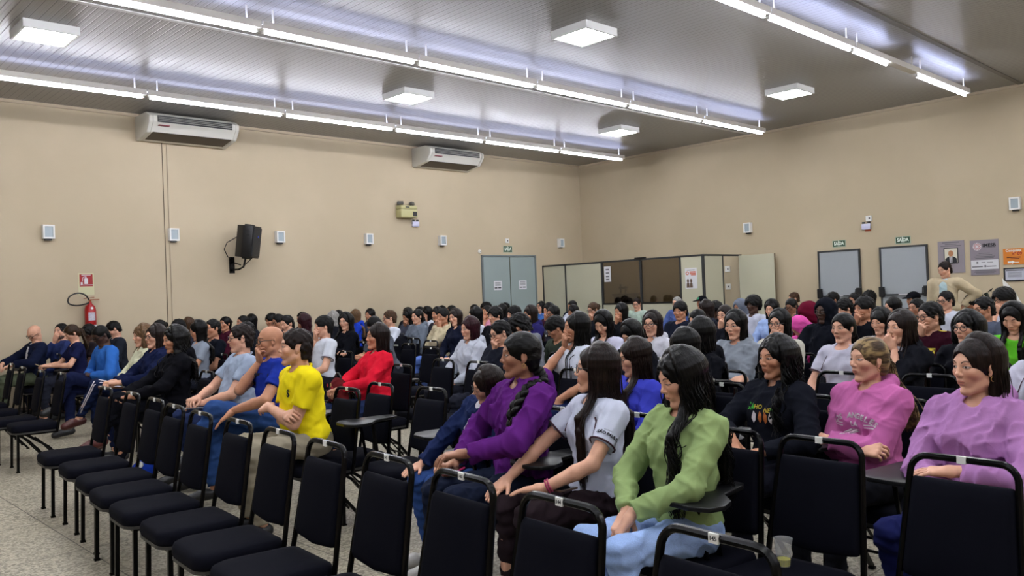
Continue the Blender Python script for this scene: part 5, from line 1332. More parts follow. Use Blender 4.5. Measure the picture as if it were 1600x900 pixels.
# ------------------------------------------------------------------ the audience
import time as _t; _t0 = _t.time()
PEOPLE = """
p1|3.38|13.93|1.32|12.4|244|30|bald|k|l|m|suit|#141a30|l|#4b5240|lap|glasses|bald man in dark suit and white shirt seated at far left end of second row
p2|3.80|14.15|1.37|12.9|240|-8|short|k|l|m|shirt|#2a3560|l|#1d2030|chinR|beard|bearded dark-haired man in blue shirt raising a hand near his face
p3|3.61|12.91|1.29|11.8|266|30|pony|b|l|f|tee|#15193a|s|#20222c|forward||woman with streaked ponytail in navy dress holding a phone over the tablet
p4|3.98|13.41|1.23|12.5|247|12|curlyshort|k|d|f|tee|#201a1e|s|#15151c|lap|glasses|woman with short black curls and glasses in a floral dress
p5|3.48|11.26|1.26|10.6|252|28|buzz|k|d|m|shirt|#2f62ad|l|#151b38|lapx|glasses,cross|man in bright blue denim shirt looking down with legs crossed
p6|4.55|14.08|1.31|13.3|278|30|short|k|l|m|suit|#23262f|l|#1c1d24|lap||dark-haired man in charcoal suit jacket bending down by the left wall
p7|3.44|9.70|1.28|9.4|272|5|bobcurly|lb|l|f|shirt|#c9c8ab|l|#17203c|lap|cross,stripe|woman with short wavy blonde hair in cream blouse and striped trousers
p8|3.33|9.03|1.26|8.8|262|0|long|db|l|f|jacket|#131a38|l|#131a33|forward|glasses|dark-haired woman with glasses in navy jacket writing notes
p9|3.10|7.93|1.27|7.9|273|8|longcurly|k|m|f|jacket|#0d0d12|l|#0e0f15|forward|cross|woman with long black curls in black coat holding a notebook
p10|4.95|13.23|1.29|13.0|261|10|bun|k|m|f|tee|#22222a|l|#15161c|lap||head with pulled-back hair behind the woman in the cream blouse
p11|5.00|12.60|1.27|12.6|272|20|short|k|m|m|tee|#1b1c24|l|#15161c|lap||black-haired head just behind the curly woman in black coat
p12|5.52|13.54|1.33|13.6|282|10|long|br|m|f|tee|#2a2a35|l|#15161c|lap||reddish-brown haired woman behind the woman with the black mane
p13|4.45|10.59|1.25|10.7|288|15|long|k|m|f|tee|#7f8794|s|#20222c|lap||woman with long straight black hair in light grey tee at left
p14|4.79|10.93|1.30|11.2|254|0|short|k|m|m|tee|#10131c|s|#1c1d24|lap||young man with cropped black hair in black tee between grey tee and polo man
p15|6.15|13.52|1.31|14.0|249|0|bun|k|m|f|jacket|#3a1020|l|#1c1d24|lap||young woman in burgundy jacket with hair tied back near left wall
p16|4.91|10.18|1.21|10.8|266|20|curlyshort|k|m|f|jacket|#111218|l|#15161c|chinR||dark-haired student in black jacket mostly hidden behind the grey polo man
p17|3.40|7.17|1.37|7.5|287|0|short|db|l|m|polo|#93a0b4|s|#222c4c|lap|glasses|tall man with brown hair and glasses in light grey polo shirt
p18|3.25|6.32|1.27|6.8|285|3|bald|k|m|m|polo|#1c2f8a|s|#2a4576|chinR|glasses,cross,darkstripe|bald man with glasses in blue striped shirt with hand at his chin
p19|2.88|5.24|1.26|5.8|293|-2|short|db|l|m|polo|#e6d21c|s|#8a8270|cross||man with greying dark hair in bright yellow polo shirt with arms crossed
p20|6.57|13.75|1.46|14.5|266|0|buzz|k|m|m|tee|#2a2b33|l|#15161c|lap||close-cropped man furthest back above the grey polo man
p21|6.88|14.08|1.36|14.9|256|0|long|k|m|f|tee|#1f2028|l|#15161c|lap||long-haired student behind and right of the tall polo man
p22|7.31|14.14|1.32|15.3|267|10|bowl|k|m|m|jacket|#15161c|l|#15161c|lap||student with black mop of hair beside the wall, left of glasses student
p23|6.74|12.79|1.28|13.9|263|15|short|k|m|m|jacket|#1a1b22|l|#15161c|lap|glasses|dark-haired student with glasses peeking over the bald man
p24|6.03|11.19|1.30|12.3|253|10|short|k|l|m|jacket|#15161c|l|#15161c|lap||young man with thick swept black hair behind the bald man and yellow shirt
p25|7.91|14.08|1.35|15.7|279|10|short|k|m|m|tee|#1a1b22|l|#15161c|lap||black-haired head behind the maroon-haired girl with raised arm
p26|6.45|11.43|1.29|12.7|309|20|long|r|m|f|tee|#17181f|s|#15161c|chinL||maroon-haired girl in black resting her head on a raised arm
p27|5.35|9.02|1.30|10.2|286|0|bowl|k|l|m|polo|#c6cad4|s|#1c1d24|chinR||young man with bowl cut in white polo with hand at mouth
p28|8.03|13.23|1.27|15.1|291|0|bob|gr|l|f|tee|#15161c|l|#15161c|lap||person with ash-coloured hair in black behind the white polo boy
p29|8.41|13.65|1.28|15.7|272|0|long|k|m|f|tee|#15161c|l|#15161c|lap||black-haired girl between the ash-haired person and the curly woman
p30|6.73|10.71|1.30|12.4|247|5|longcurly|k|l|f|shirt|#0f1016|l|#15161c|cross||pale woman with long black curls in black shirt with name tag
p31|8.87|13.79|1.31|16.1|323|0|long|lb|l|f|jacket|#1c39a8|l|#15161c|lap||girl with long light brown hair in royal blue jacket seen from behind
p32|9.42|14.09|1.34|16.7|254|0|long|k|m|f|jacket|#39425c|l|#15161c|lap||girl with dark shoulder-length hair in denim jacket by the left wall
p33|6.42|9.49|1.28|11.3|274|40|buzz|k|m|m|tee|#4e535c|s|#20222c|forward||young man in dark grey tee bending down to write
p34|7.74|11.02|1.35|13.3|295|5|short|br|l|m|tee|#bfc4d0|s|#20222c|lap|glasses|young man with light brown hair and glasses in white tee by the wall
p35|4.44|6.54|1.21|7.8|286|-3|bob|db|m|f|sweater|#c81a30|l|#1c2848|lap||older woman with short brown hair in bright red sweater
p36|10.26|13.97|1.33|17.2|276|0|short|k|m|m|tee|#22232b|l|#15161c|lap||black-haired head farthest back left of the grey hoodie girl
p37|8.91|12.12|1.24|14.9|266|20|long|k|m|f|tee|#3b3d49|l|#15161c|chinR||dark-haired girl leaning her face on her hand beside the grey hoodie girl
p38|8.39|11.15|1.30|13.9|267|0|pony|k|l|f|hoodie|#626a76|l|#20222c|lap||girl with dark hair in slate grey hoodie near the left wall
p39|10.71|14.15|1.38|17.6|277|0|short|k|m|m|tee|#20222c|l|#15161c|lap||black-haired head directly behind the slate grey hoodie girl
p40|10.06|13.04|1.26|16.4|278|20|long|k|l|f|tee|#c0c4d0|s|#15161c|chinR||girl in white tee covering her face with a hand
p41|11.31|14.15|1.44|18.0|279|0|short|k|m|m|tee|#20222c|l|#15161c|lap||highest dark-haired head at the back near the left wall
p42|9.40|11.90|1.31|15.1|268|5|long|k|m|f|tee|#2a2b33|l|#15161c|lap||long-haired girl behind the cream hoodie boy
p43|8.12|10.13|1.32|12.9|264|0|flattop|k|m|m|hoodie|#b5a98d|l|#5872b4|chinL||boy with a faded flat top in cream hoodie and pale jeans
p44|11.19|13.68|1.28|17.6|289|0|short|k|m|m|tee|#20222c|l|#15161c|lap||round dark head between cream hoodie boy and navy jacket girl
p45|7.88|9.54|1.27|12.3|265|5|long|db|l|f|jacket|#161a2c|l|#20222c|lap||girl with long dark brown hair in navy jacket leaning sideways
p46|5.84|6.84|1.21|9.0|280|5|long|r|l|f|jacket|#b4b8c4|l|#22232c|lap||pale girl with long maroon hair in white long-sleeved jacket
p47|12.13|14.03|1.32|18.5|281|0|bun|k|d|f|tee|#20222c|l|#15161c|lap||dark-skinned girl with drawn-back hair at the rear by the double door
p48|12.59|14.15|1.38|18.9|282|0|afro|k|m|m|tee|#20222c|l|#15161c|lap||rounded black hair at the back in front of the double door's left leaf
p49|10.30|11.54|1.29|15.5|272|0|pony|k|m|f|tee|#c4849a|s|#15161c|chinL||girl in pale pink shirt holding her cheek near the double door
p50|8.46|9.76|1.27|12.9|301|10|long|k|l|f|tee|#bcc0cc|s|#15161c|chinR||girl with long black hair in white tee hiding her face, below the double door
p51|8.27|9.10|1.27|12.3|272|5|curlyshort|k|l|m|tee|#111218|l|#15161c|lap||boy with wavy black hair in black sweater below the double door
p52|13.05|14.00|1.34|19.1|283|0|short|k|m|m|tee|#20222c|l|#15161c|lap||small dark head in front of the gap between the two door leaves
p53|11.02|11.94|1.29|16.2|313|0|long|k|m|f|tee|#1b1c24|l|#15161c|lap||round black-haired head behind the wavy-haired boy
p54|8.77|9.22|1.28|12.7|279|5|bowl|k|l|m|tee|#1b1c24|l|#15161c|lap||boy with thick straight black bowl cut below the right door leaf
p55|8.66|8.75|1.28|12.3|285|10|long|db|m|f|jacket|#231f52|l|#15161c|lap||girl with long brown hair in dark purple jacket
p56|5.47|5.95|1.19|8.1|288|15|short|k|l|m|jacket|#1a1c26|l|#20222c|chinR|glasses|black-haired student with glasses pressing fingers to face
p57|5.91|6.13|1.22|8.5|334|30|curlyshort|k|m|m|hoodie|#6a6d74|l|#20222c|lap||curly-haired student in light grey hoodie turned away
p58|3.01|3.13|1.24|4.3|304|0|braid|k|t|f|jacket|#561f6c|l|#1a2032|knees|earring|girl with a long black braid in purple zip jacket
p59|3.20|3.61|1.04|4.8|294|22|long|db|l|f|jacket|#1d284c|l|#2b4478|lap|glasses,roll|girl in denim jacket and white tee leaning her head on her neighbour
p60|13.53|13.33|1.42|19.0|275|-10|long|k|l|f|shirt|#3a5f9a|l|#15161c|chinL|glasses|woman with glasses in blue shirt at back by the booth edge
p61|10.67|10.31|1.30|14.8|281|10|long|k|m|f|tee|#2e1524|l|#15161c|chinR||dark-haired girl in maroon holding her mouth near the booth
p62|9.56|9.15|1.23|13.2|276|5|long|k|m|f|tee|#3a3c48|l|#15161c|lap|glasses|girl with glasses and black hair below the woman in blue shirt
p63|14.06|12.83|1.40|19.0|268|0|buzz|k|d|m|suit|#131a2c|l|#15161c|lap||dark-skinned man in navy suit at the back against the booth
p64|12.91|11.79|1.27|17.4|278|10|short|k|m|m|shirt|#b8bccb|l|#15161c|chinR||man in white shirt with hand at his mouth before the booth
p65|11.24|10.24|1.20|15.2|278|20|long|k|m|f|tee|#2a2b33|l|#15161c|lap||low dark head beneath the man in white shirt at the booth
p66|6.51|6.20|1.18|9.0|301|30|bowl|k|m|m|tee|#31382f|l|#20222c|lap|glasses|boy with glasses in camouflage top looking down
p67|5.20|4.72|1.26|7.0|303|0|long|k|m|f|tee|#c3c8d6|s|#1f2a52|chinR||girl with long black hair in white tee resting chin on her hand
p68|10.65|9.25|1.31|14.0|279|15|bun|br|l|f|tee|#16171e|l|#15161c|chinR|glasses|fair woman with hair pulled back and glasses before the booth
p69|6.49|5.51|1.23|8.5|265|28|long|k|l|f|tee|#b9b8cc|s|#20222c|lap||girl with long wavy black hair in white tee looking down
p70|9.70|7.89|1.24|12.4|281|5|long|k|m|f|jacket|#121318|l|#15161c|chinR||girl in black jacket touching her lips below the booth window
p71|14.20|11.10|1.33|17.8|252|8|short|db|l|m|shirt|#9aaba0|l|#4b5240|lap|glasses|man with glasses in pale green shirt under the booth window
p72|5.81|4.61|1.17|7.3|282|35|long|k|l|f|jacket|#15161c|l|#20222c|chinR||black-haired girl hiding her face in her hand behind the blue top girl
p73|4.07|3.22|1.14|5.1|310|10|long|db|l|f|sweater|#363ca6|l|#20222c|lap|glasses|girl with long brown hair and glasses in royal blue sweatshirt
p74|3.06|2.66|1.18|4.0|317|-3|longstraight|db|l|f|tee|#bfc4d6|s|#231a1e|knees|glasses,uniform,bracelet|young woman with very long brown hair and glasses in white uniform tee
p75|2.91|2.06|1.18|3.5|301|18|longwavy|k|l|f|sweater|#8ba06a|l|#8fa8d4|legs_hand||young woman with long wavy black hair in light green sweatshirt
p76|6.49|4.90|1.22|8.0|258|0|long|db|l|f|hoodie|#b7b7c0|l|#20222c|lap|glasses,pinkmark|girl with glasses and brown hair in white hoodie with pink letters
p77|14.30|10.14|1.36|17.2|275|5|short|gr|l|m|shirt|#4a5c92|l|#20222c|lap|glasses|grey-haired man with glasses in blue checked shirt by the booth
p78|9.44|6.65|1.25|11.3|260|5|bowl|k|m|m|tee|#141826|s|#20222c|cross||boy with straight black fringe in navy tee below the booth
p79|14.30|9.54|1.32|16.8|296|0|cap|k|m|m|tee|#16171e|l|#15161c|lap||man in black baseball cap with green badge at the booth corner
p80|10.59|7.02|1.24|12.4|326|5|longcurly|db|m|f|tee|#20222c|l|#15161c|lap||woman with brown curly hair below the man in black cap
p81|8.12|5.48|1.19|9.6|296|20|pony|k|l|f|jacket|#15161c|l|#20222c|chinR||girl with hair clip and black hair covering her face with one hand
p82|11.74|7.58|1.18|13.6|287|10|afro|k|d|m|tee|#101116|l|#15161c|lap||dark-skinned boy with short curly hair right of the cap wearer
p83|8.62|5.44|1.22|9.9|273|5|pony|db|l|f|jacket|#17181f|l|#20222c|chinR||girl with brown hair covering her mouth beside the grey hoodie
p84|6.29|3.87|1.22|7.1|268|5|long|k|l|f|jacket|#7e858f|l|#1c1d24|cross||girl with long straight black hair in light grey jacket arms folded
p85|4.55|3.19|1.17|5.4|345|10|longstraight|k|m|f|jacket|#0d0e14|l|#1c1d24|lap||girl with long black hair turned away just above the green sweatshirt girl
p86|5.15|3.47|1.21|6.1|341|5|longstraight|k|m|f|jacket|#0f1016|l|#1c1d24|lap||girl with sleek black hair to her waist turned away from camera
p87|11.71|7.10|1.22|13.2|289|15|hood|#6b7280|m|m|hoodie|#6b7280|l|#20222c|lap||student with raised grey hood between grey jacket girl and afro boy
p88|11.43|6.71|1.37|12.7|280|0|afro|k|d|m|tee|#b4b8c8|s|#20222c|lap||dark-skinned boy with round afro in white tee before the booth door
p89|10.27|5.75|1.23|11.2|266|10|long|k|l|f|shirt|#8fa5d0|l|#20222c|lap||pale girl with long black hair in light blue shirt
p90|15.88|8.39|1.28|17.0|312|10|short|br|l|m|tee|#2a2b33|l|#15161c|lap||brown-haired head against the plain back wall
p91|11.84|6.30|1.22|12.7|272|20|bun|k|t|f|tee|#4a4c58|l|#20222c|lap|glasses|girl with centre parting and glasses below the brown-haired head
p92|6.74|3.71|1.21|7.3|271|0|long|k|l|f|sweater|#b3b0a4|l|#1c1d24|chinR|glasses|girl with round glasses and black hair in cream jumper
p94|9.11|4.63|1.21|9.6|303|40|hood|#5b1026|m|m|hoodie|#5b1026|l|#20222c|lap||student slumped with burgundy hood over the head
p95|8.64|4.51|1.08|9.2|302|50|hood|#d0509c|l|f|hoodie|#d0509c|l|#20222c|lap||bright pink hooded student slumped forward beside the cream jumper girl
p96|8.40|4.09|1.29|8.8|284|3|hood|#0f1016|d|m|hoodie|#10121a|l|#1c1d24|lap|glasses|dark-skinned man in black hooded top and glasses
p98|13.98|6.67|1.28|14.5|304|5|bowl|k|m|m|tee|#16171e|l|#15161c|lap||black-haired head behind the man in black hood
p99|12.64|5.68|1.36|12.8|286|5|short|k|m|m|tee|#1f2028|l|#20222c|chinR||young man hand over mouth in front of the left exit door
p100|14.58|6.30|1.28|14.6|307|0|curlyshort|k|m|m|tee|#20222c|l|#15161c|lap||curly black head right of the left exit door
p101|10.95|5.06|1.20|11.2|300|15|curlyshort|k|l|m|tee|#1a1b22|l|#20222c|lap||boy with messy black hair between hooded man and chin-holding boy
p102|8.97|3.93|1.27|9.0|296|0|bowl|k|m|m|tee|#0f1016|l|#20222c|chinR||boy with thick black crop in black holding his chin
p103|6.32|2.94|1.20|6.5|280|3|pony|k|l|f|tee|#b9b8c8|s|#5c5f68|lap|uniform|girl with dark pulled-back hair in white tee with dark trim
p104|7.69|3.22|1.18|7.6|282|10|bangs|k|l|f|tee|#b4b8c4|s|#20222c|lap||girl with short black hair and fringe in white tee
p105|6.13|2.43|1.21|6.0|293|0|longstraight|db|l|f|jacket|#14151b|l|#20222c|chinL|whitetee|girl with long dark brown hair in black jacket over white uniform tee
p106|11.25|4.55|1.20|11.0|313|5|long|k|l|f|tee|#2a2b33|l|#20222c|lap||girl with long black hair in front of the right exit door
p107|13.77|5.24|1.23|13.3|299|0|cap|k|m|m|tee|#1b1c24|l|#20222c|lap||person in dark cap before the right exit door
p108|11.00|4.15|1.19|10.6|294|0|short|k|t|m|tee|#1f2028|l|#20222c|lap||tanned boy with short dark hair below the dark cap
p109|7.58|2.75|1.23|7.2|305|5|short|k|l|m|jacket|#2e0d1a|l|#1c1d24|chinR|glasses,crest|boy with glasses in maroon and yellow football jacket holding his chin
p110|11.82|4.08|1.29|11.1|291|5|short|k|l|m|tee|#b4b8c4|s|#20222c|lap|glasses|boy with glasses in white striped tee beneath the standing man
p111|15.89|5.71|1.28|15.1|300|5|short|k|l|f|tee|#4a1428|l|#15161c|lap||small dark-haired person beside the right exit door frame
p112|6.54|2.12|1.19|6.0|287|0|bobcurly|k|l|f|jacket|#111218|l|#1c1d24|lap|glasses|person with curly black fringe and glasses in black
p113|9.55|2.93|1.22|8.7|308|8|short|k|m|m|jacket|#4a5060|l|#20222c|lap|glasses|man with short black hair and low glasses in grey near right edge
p114|13.60|4.33|1.17|12.5|302|20|curlyshort|k|m|m|tee|#20222c|l|#20222c|lap||dark curly head low between plant and grey jacket man
p115|11.67|3.35|1.30|10.5|304|5|afro|k|l|m|tee|#b4b8c8|s|#20222c|chinR|glasses|tall boy with mushroom-shaped black hair and glasses in white tee
p116|7.59|2.11|1.21|6.8|274|25|long|k|l|f|tee|#5fbb2c|s|#20222c|lap||girl with long dark hair in neon green tee
p118|3.73|1.18|1.19|3.4|301|3|bobback|db|l|f|hoodie|#a878ac|l|#1a1f4e|cross2|earring|young woman with brown hair in lilac hoodie and navy leggings
p119|4.20|1.83|1.16|4.2|299|0|ponyblonde|bl|l|f|hoodie|#b8649c|l|#14151b|cross|earring,lostext|young woman with streaked blonde ponytail in pink hoodie
p120|4.13|2.30|1.16|4.5|291|2|longcurly|k|m|f|hoodie|#14161e|l|#15161f|tabletR|graphic|young woman with curly black hair in black printed hoodie
p117|5.25|1.28|1.22|5.1|300|5|pony|k|m|f|tee|#b9b8c8|s|#20222c|lap|uniform|person in white uniform tee cut off by the right edge behind lilac hoodie
p121|3.80|.66|1.22|3.6|300|0|short|k|m|m|jacket|#0a0a0d|l|#14151b|cross||person in black jacket cut off by the right edge beside the lilac hoodie
"""
# hand and arm poses taken one by one for the people in the first rows
OV = {
 'p74': {'L': (v3(.34, .08, .660), v3(-.3, 1, -.3), v3(.75, -.75, -.15), v3(.1, 0, -1), 'flat'), 'R': (v3(.38, -.19, .665), v3(-.1, -1, -.3), v3(.9, .25, -.45), v3(.1, 0, -1), 'flat')},
 'p75': {'L': (v3(.30, .02, .66), v3(-.1, 1, -.25), v3(.55, -.25, -.75), v3(-.35, .25, -.9), 'flat'), 'R': (v3(.27, -.06, .64), v3(-.1, -1, -.3), v3(.7, .45, -.5), v3(-.3, 0, -.9), 'rest')},
 'p58': {'L': (v3(.34, .06, .735), v3(-.1, 1, -.4), v3(.9, -.35, -.05), v3(0, 0, -1), 'rest'), 'R': (v3(.25, -.20, .66), v3(-.3, -1, -.2), v3(.5, .1, -.1), v3(0, 0, -1), 'curl')},
 'p59': {'L': (v3(.36, .14, .68), v3(-.2, .8, -.6), v3(.7, .6, 0), v3(0, 0, -1), 'curl'), 'R': (v3(.40, -.14, .63), v3(-.2, -1, -.3), v3(.9, .3, -.2), v3(0, 0, -1), 'flat')},
 'p120': {'L': (v3(.27, .10, .70), v3(-.2, 1, -.4), v3(.7, -.6, -.1), v3(0, 0, -1), 'rest'), 'R': (v3(.31, -.06, .765), v3(-.2, -1, -.3), v3(.55, .55, -.55), v3(.1, 0, -1), 'flat')},
 'p118': {'L': (v3(.24, .05, .78), v3(-.1, 1, -.5), v3(.55, -.85, -.05), v3(-.1, 0, -1), 'flat'), 'R': (v3(.26, .02, .70), v3(-.1, -1, -.5), v3(.4, .9, -.1), v3(-.2, 0, -1), 'rest')},
 'p9': {'L': (v3(.37, .05, .71), v3(-.2, .8, -.6), v3(.9, -.4, -.1), v3(0, 0, -1), 'curl'), 'R': (v3(.40, -.12, .72), v3(-.2, -.8, -.6), v3(.9, .3, -.1), v3(0, 0, -1), 'rest')},
 'p35': {'L': (v3(.33, .03, .74), v3(-.1, 1, -.5), v3(.8, -.5, -.2), v3(0, 0, -1), 'curl'), 'R': (v3(.34, -.05, .73), v3(-.1, -1, -.5), v3(.8, .4, -.2), v3(0, 0, -1), 'curl')},
 'p1': {'L': (v3(.32, .12, .76), v3(-.2, 1, -.4), v3(.9, -.2, -.3), v3(0, 0, -1), 'rest'), 'R': (v3(.34, -.24, .76), v3(-.1, -1, -.3), v3(.7, .1, -.7), v3(0, 0, -1), 'rest')},
 'p17': {'L': (v3(.30, .02, .66), v3(-.1, .9, -.6), v3(.8, -.6, -.1), v3(0, 0, -1), 'rest'), 'R': (v3(.33, -.03, .70), v3(-.1, -1, -.5), v3(.7, .6, -.1), v3(0, 0, -1), 'curl')},
 'p18': {'R': (None,), 'L': (v3(.36, .10, .68), v3(-.2, 1, -.3), v3(.7, -.3, -.6), v3(0, 0, -1), 'flat')},
}
del OV['p18']['R']
EXTRA = {'p74': 'sleevetext,ankle', 'p58': 'whiteshoe', 'p59': 'openjacket,whiteshoe', 'p120': 'tanshoe', 'p19': 'yellowprint,heavy', 'p17': 'heavy', 'p35': 'heavy', 'p4': 'floral', 'p118': 'whiteshoe', 'p9': 'redshoe', 'p7': 'redshoe', 'p75': 'wide'}
LEAN = {'p19': .20, 'p18': .10, 'p59': .0, 'p5': .12, 'p17': .0, 'p75': .02, 'p35': -.02, 'p1': -.10, 'p33': .30, 'p94': .35, 'p95': .35, 'p57': .25, 'p66': .2}
SIDE = {'p59': -.22, 'p45': .1}
ROLL = {'p59': -.32, 'p1': -.1, 'p45': .15, 'p37': -.2, 'p67': -.06}
TABLETS = {'p3', 'p1', 'p4', 'p7', 'p8', 'p74', 'p58', 'p59', 'p9', 'p13', 'p14', 'p119', 'p120', 'p118', 'p46', 'p27', 'p33', 'p18', 'p35', 'p105', 'p103', 'p84', 'p76', 'p112', 'p123'}
def short(l):
    w = l.split()[:11]
    while w[-1] in ('with', 'and', 'in', 'the', 'a', 'of', 'at', 'his', 'her', 'by', 'behind', 'over', 'on', 'to', 'before', 'beside', 'beneath', 'below', 'under', 'near', 'from', 'right', 'left', 'between', 'above', 'just'): w.pop()
    return ' '.join(w)
n_ = 0
for ln in PEOPLE.strip().split('\n'):
    f = ln.split('|'); pid = f[0]
    X, Y, Z, depth, gz, pt = map(float, f[1:7]); ex = f[16]+(','+EXTRA[pid] if pid in EXTRA else '')
    root, (ox, oy, s) = person(pid, X, Y, Z, depth, gz, pt, f[7], f[8], f[9], f[10], f[11], f[12], f[13], f[14], f[15], ex, f[17], lean=LEAN.get(pid), arm_override=OV.get(pid), roll=ROLL.get(pid, 0.), side=SIDE.get(pid, 0.))
    th = math.radians(176); lb = f[17]
    chair(ox-.02*math.cos(th), oy-.02*math.sin(th), th, 'black padded chair under the '+short(lb), 'occupied black chairs', tablet=pid in TABLETS, s=1.0)
print('people', round(_t.time()-_t0, 1))
# the standing man: beige jacket, hands on the hips
person('p122', 13.42, 4.63, 1.70, 12.6, 252+44, 14, 'short', 'db', 'l', 'm', 'suit', '#b5a78b', 'l', '#a9b6b4', 'lap', 'beardlight', 'standing man in cream blazer and pale blue shirt, hand on hip, by the back wall',
       standing=True, lean=.06, base=192, s=1.02, arm_override={'L': arm_pose('hip', 'L', v3(0, 0, 0), np.eye(3), 0), 'R': arm_pose('down', 'R', v3(0, 0, 0), np.eye(3), 0)})

# ------------------------------------------------------------------ empty chairs
TH1 = math.radians(175.6)
def place(bx, by, rz, *a, **k):     # from the position of the back's top edge
    return chair(bx+.26*math.cos(rz), by+.26*math.sin(rz), rz, *a, s=1.0, **k)
row1 = [(2.63, 12.00), (2.54, 11.07), (2.50, 10.13), (2.53, 9.49), (2.25, 7.23), (2.22, 6.54), (2.16, 5.92), (2.09, 5.40), (2.04, 4.88), (2.02, 4.34), (1.98, 3.81), (1.94, 3.30), (1.91, 2.78), (1.87, 2.27), (1.82, 1.75), (1.79, 1.19)]
ordn = ['first', 'second', 'third', 'fourth', 'fifth', 'sixth', 'seventh', 'eighth', 'ninth', 'tenth', 'eleventh']
lab = ['empty black chair at the far left end of the front row, cut by the frame', 'empty black front-row chair, second from the left edge', 'empty black front-row chair, third from the left edge', 'empty black front-row chair whose seat and cross braces show just left of the gap']
for i in range(4, 14): lab.append('empty black padded front-row chair, %s to the right of the gap in the row' % ordn[i-4])
lab += ['empty black front-row chair tagged 144 before the light blue jeans', 'nearest empty black front-row chair tagged 145 at the bottom edge']
rows_made = []
for (bx, by), l in zip(row1, lab): rows_made.append(place(bx, by, TH1, l, 'empty black chairs in the front row'))
for c, t in zip(rows_made[-4:], ('142', '143', '144', '145')): number(c, t)
for bx, by, l, tb in [(3.18, 1.60, 'empty black chair holding the plastic cup, beside the light green sweatshirt girl', True), (3.09, 1.04, 'empty black chair in front of the lilac hoodie, second from the right edge', False),
                  (3.56, 5.23, 'empty black chair with raised writing tablet right behind the yellow polo man', True), (3.56, 4.61, 'empty black chair between the tablet chair and the girl in denim jacket', True),
                  (5.29, 6.63, 'empty black chair right beside the older woman in red', True), (5.24, 6.03, 'empty black chair in front of the pale girl in white jacket', False),
                  (5.04, 4.60, 'empty black chair behind the braided girl in purple', False), (4.68, 3.00, 'empty black chair left of the black printed hoodie girl', False),
                  (5.64, 2.65, 'empty black chair directly behind the pink hoodie woman', False), (5.70, 2.09, 'empty black chair between the pink and lilac hoodies in the row behind', False), (5.70, 1.58, 'empty black chair behind the lilac hoodie at the right edge', False),
                  (7.18, 11.07, 'empty black chair between white polo boy and writing young man', False), (7.94, 10.68, 'black chair carrying the black backpack', False), (7.56, 9.75, 'empty black chair left of the navy jacket girl', False), (6.46, 8.33, 'empty black chair behind the red sweater woman', False)]:
    place(bx, by, math.radians(176), l, 'empty black chairs among the audience', tablet=tb)

# ------------------------------------------------------------------ small things
def cup(loc, label, fill='#b9b52c', lvl=.25):
    t = thing('plastic_cup', label, 'cup', loc)
    m, nt, b = newmat('clear_plastic'); b.inputs['Base Color'].default_value = (.55, .56, .58, 1); b.inputs['Roughness'].default_value = .12; b.inputs['Alpha'].default_value = .26
    B().lathe([(0, .002), (.024, .002), (.0345, .105), (.0365, .107), (.0365, .109), (.0335, .107), (.023, .004), (0, .004)], 28).done('cup_wall', m, t, True)
    B().lathe([(0, .005), (.0232, .005), (.0232+.0102*lvl, .005+.102*lvl), (0, .005+.102*lvl)], 24).done('drink', mat('yellow_drink', fill, .2), t, True)
cup((2.96, 1.65, .470), 'clear plastic cup with yellow drink standing on an empty chair seat')
cup((4.53, 6.48, 0), 'empty clear plastic cup standing on the floor between the rows', lvl=.02)
def bag_blob(name, loc, rz, prims, col, label, cat, hsz=.010, m=None):
    t = thing(name, label, cat, loc, rz); F = Field((-.35, -.3, -.05), (.35, .3, .6), hsz)
    for p in prims: getattr(F, p[0])(*p[1:])
    x, y, z = F.grid(); F.F = F.F+(.004*np.sin(x*70+3*np.sin(z*20))*np.sin(z*55+y*30)).astype(f32); F.plane_cut((0, 0, .002), (0, 0, -1))
    V, Fc = F.mesh(); link('bag_body', mesh_np('bag_body', V, Fc), m or FAB, t, col=col); return t
t = bag_blob('backpack', (7.72, 10.70, .46), math.radians(176), [('ell', (0, 0, .26), (.14, .20, .26), None, 0), ('ell', (.10, 0, .16), (.07, .15, .13), None, .03), ('cone', (-.02, -.1, .50), (-.02, .1, .50), .03, .03, .03)], '#0e0f15', 'black backpack standing on a chair right of the young man writing', 'bag', .012)
B().tube([(-.02, -.06, .50), (-.02, -.05, .56), (-.02, .05, .56), (-.02, .06, .50)], .010).done('handle', M_dark, t); B().box(.14, .04, .38, .16, .14, .40).done('buckle', mat('zip_light', '#8e8f83', .4), t)
def near(pid, x, y, z): return tuple(PR[pid][0]@Vector((x, y, z)))
t = bag_blob('handbag', near('p35', .33, -.06, .615), PR['p35'][1]+PI/2, [('ell', (0, 0, .10), (.13, .07, .12), None, 0), ('ell', (0, 0, .02), (.14, .08, .06), None, .03)], '#5a1a1c', 'patterned dark red handbag on the lap of the older woman in red', 'bag', .008)
bx_ = []
rr = random.Random(9)
for k in range(14): 
    a = rr.uniform(-.1, .1); B().lathe([(0, 0), (.018, 0), (.018, .004), (0, .004)], 6, Matrix.Translation((a, -.071, rr.uniform(.02, .17)))@Matrix.Rotation(PI/2, 4, 'X')).done('bag_pattern', mat('pat%d' % (k % 3), ['#a8864f', '#9c2028', '#15130f'][k % 3], .7), t)
B().tube([(-.07, 0, .18), (-.06, 0, .23), (-.02, .0, .26), (.02, 0, .26), (.06, 0, .23), (.07, 0, .18)], .008).done('handle', M_ldark, t)
t = bag_blob('shopping_bag', (2.82, 8.06, 0), .3, [('ell', (0, 0, .05), (.13, .08, .10), None, 0), ('cone', (0, 0, .1), (.03, .02, .20), .05, .02, .03)], '#1f3fae', 'crumpled blue plastic bag on the floor behind the front row', 'bag', .008)
B().lathe([(0, 0), (.03, 0), (.03, .004), (0, .004)], 12, Matrix.Translation((-.07, -.06, .13))@Matrix.Rotation(1.2, 4, 'X')).done('bag_mark', M_wht, t)
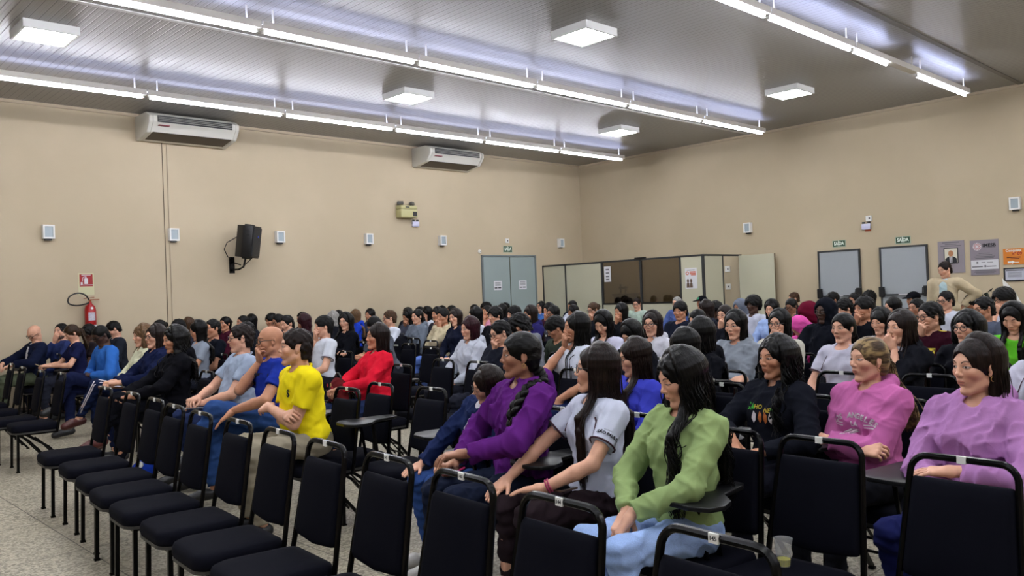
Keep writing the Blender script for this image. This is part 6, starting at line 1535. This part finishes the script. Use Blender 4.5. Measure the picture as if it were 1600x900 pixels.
def slab(name, loc, rz, tilt, size, m, label, cat, extra=None):
    t = thing(name, label, cat, loc, rz); t.rotation_euler = (tilt[0], tilt[1], rz); a, b, c_ = size
    B().box(-a/2, -b/2, 0, a/2, b/2, c_, min(.004, c_*.4)).done('body', m, t)
    if extra: extra(t)
    return t
def ph_scr(t): B().box(-.068, -.031, .009, .068, .031, .0096).done('screen', mat('phone_screen', '#07070a', .1), t)
slab('smartphone', near('p58', .34, -.10, .625), PR['p58'][1]+.6, (0, .05), (.15, .072, .009), mat('phone_pink', '#b0235c', .3), 'pink framed smartphone on the thigh of the braided girl in purple', 'phone', ph_scr)
slab('smartphone', near('p74', .24, .07, .635), PR['p74'][1]+.5, (0, -.1), (.15, .072, .009), mat('phone_brown', '#5b4437', .3), 'brown-cased smartphone on the lap of the girl in white uniform tee', 'phone', ph_scr)
def pg(t):
    B().box(-.095, -.07, .02, .095, .07, .0215).done('page', M_paper, t); B().tube([(-.09, -.02, .03), (.06, .04, .06)], .004).done('pen', mat('pen_gold', '#b28f3e', .4), t)
slab('notebook', near('p9', .42, -.03, .665), PR['p9'][1], (.05, -.12), (.20, .15, .02), mat('notebook_brown', '#6a4630', .6), 'open notebook held on the lap of the woman in black coat', 'notebook', pg)
slab('notebook', near('p8', .42, -.02, .70), PR['p8'][1], (0, -.1), (.20, .15, .02), mat('notebook_brown', '#6a4630', .6), 'notebook under the hands of the woman in navy jacket', 'notebook', pg)
def ln(t):
    b = B()
    for k in range(7): b.box(-.12+.03*k, -.08, .004, -.115+.03*k, .08, .0045)
    b.done('print', M_grey, t)
slab('paper_sheet', near('p17', .36, .06, .625), PR['p17'][1]+.4, (.1, -.1), (.29, .20, .003), mat('sheet_white', '#c6c8d6', .8), 'white printed sheet on the lap of the grey polo man', 'paper', ln)
slab('smartphone', near('p3', .46, .0, .75), PR['p3'][1], (0, -.5), (.15, .072, .009), mat('phone_cream', '#b69a78', .4), 'phone in a beige case held by the woman in navy dress', 'phone', ph_scr)
slab('exercise_book', near('p14', .40, -.22, .737), PR['p14'][1], (0, 0), (.24, .18, .02), mat('book_white', '#bfbac6', .7), 'white and red exercise book on the tablet before the young man in black tee', 'book', lambda t: B().box(-.12, -.09, .02, .0, .03, .03).done('red_cover', mat('book_red', '#a01a34', .5), t))
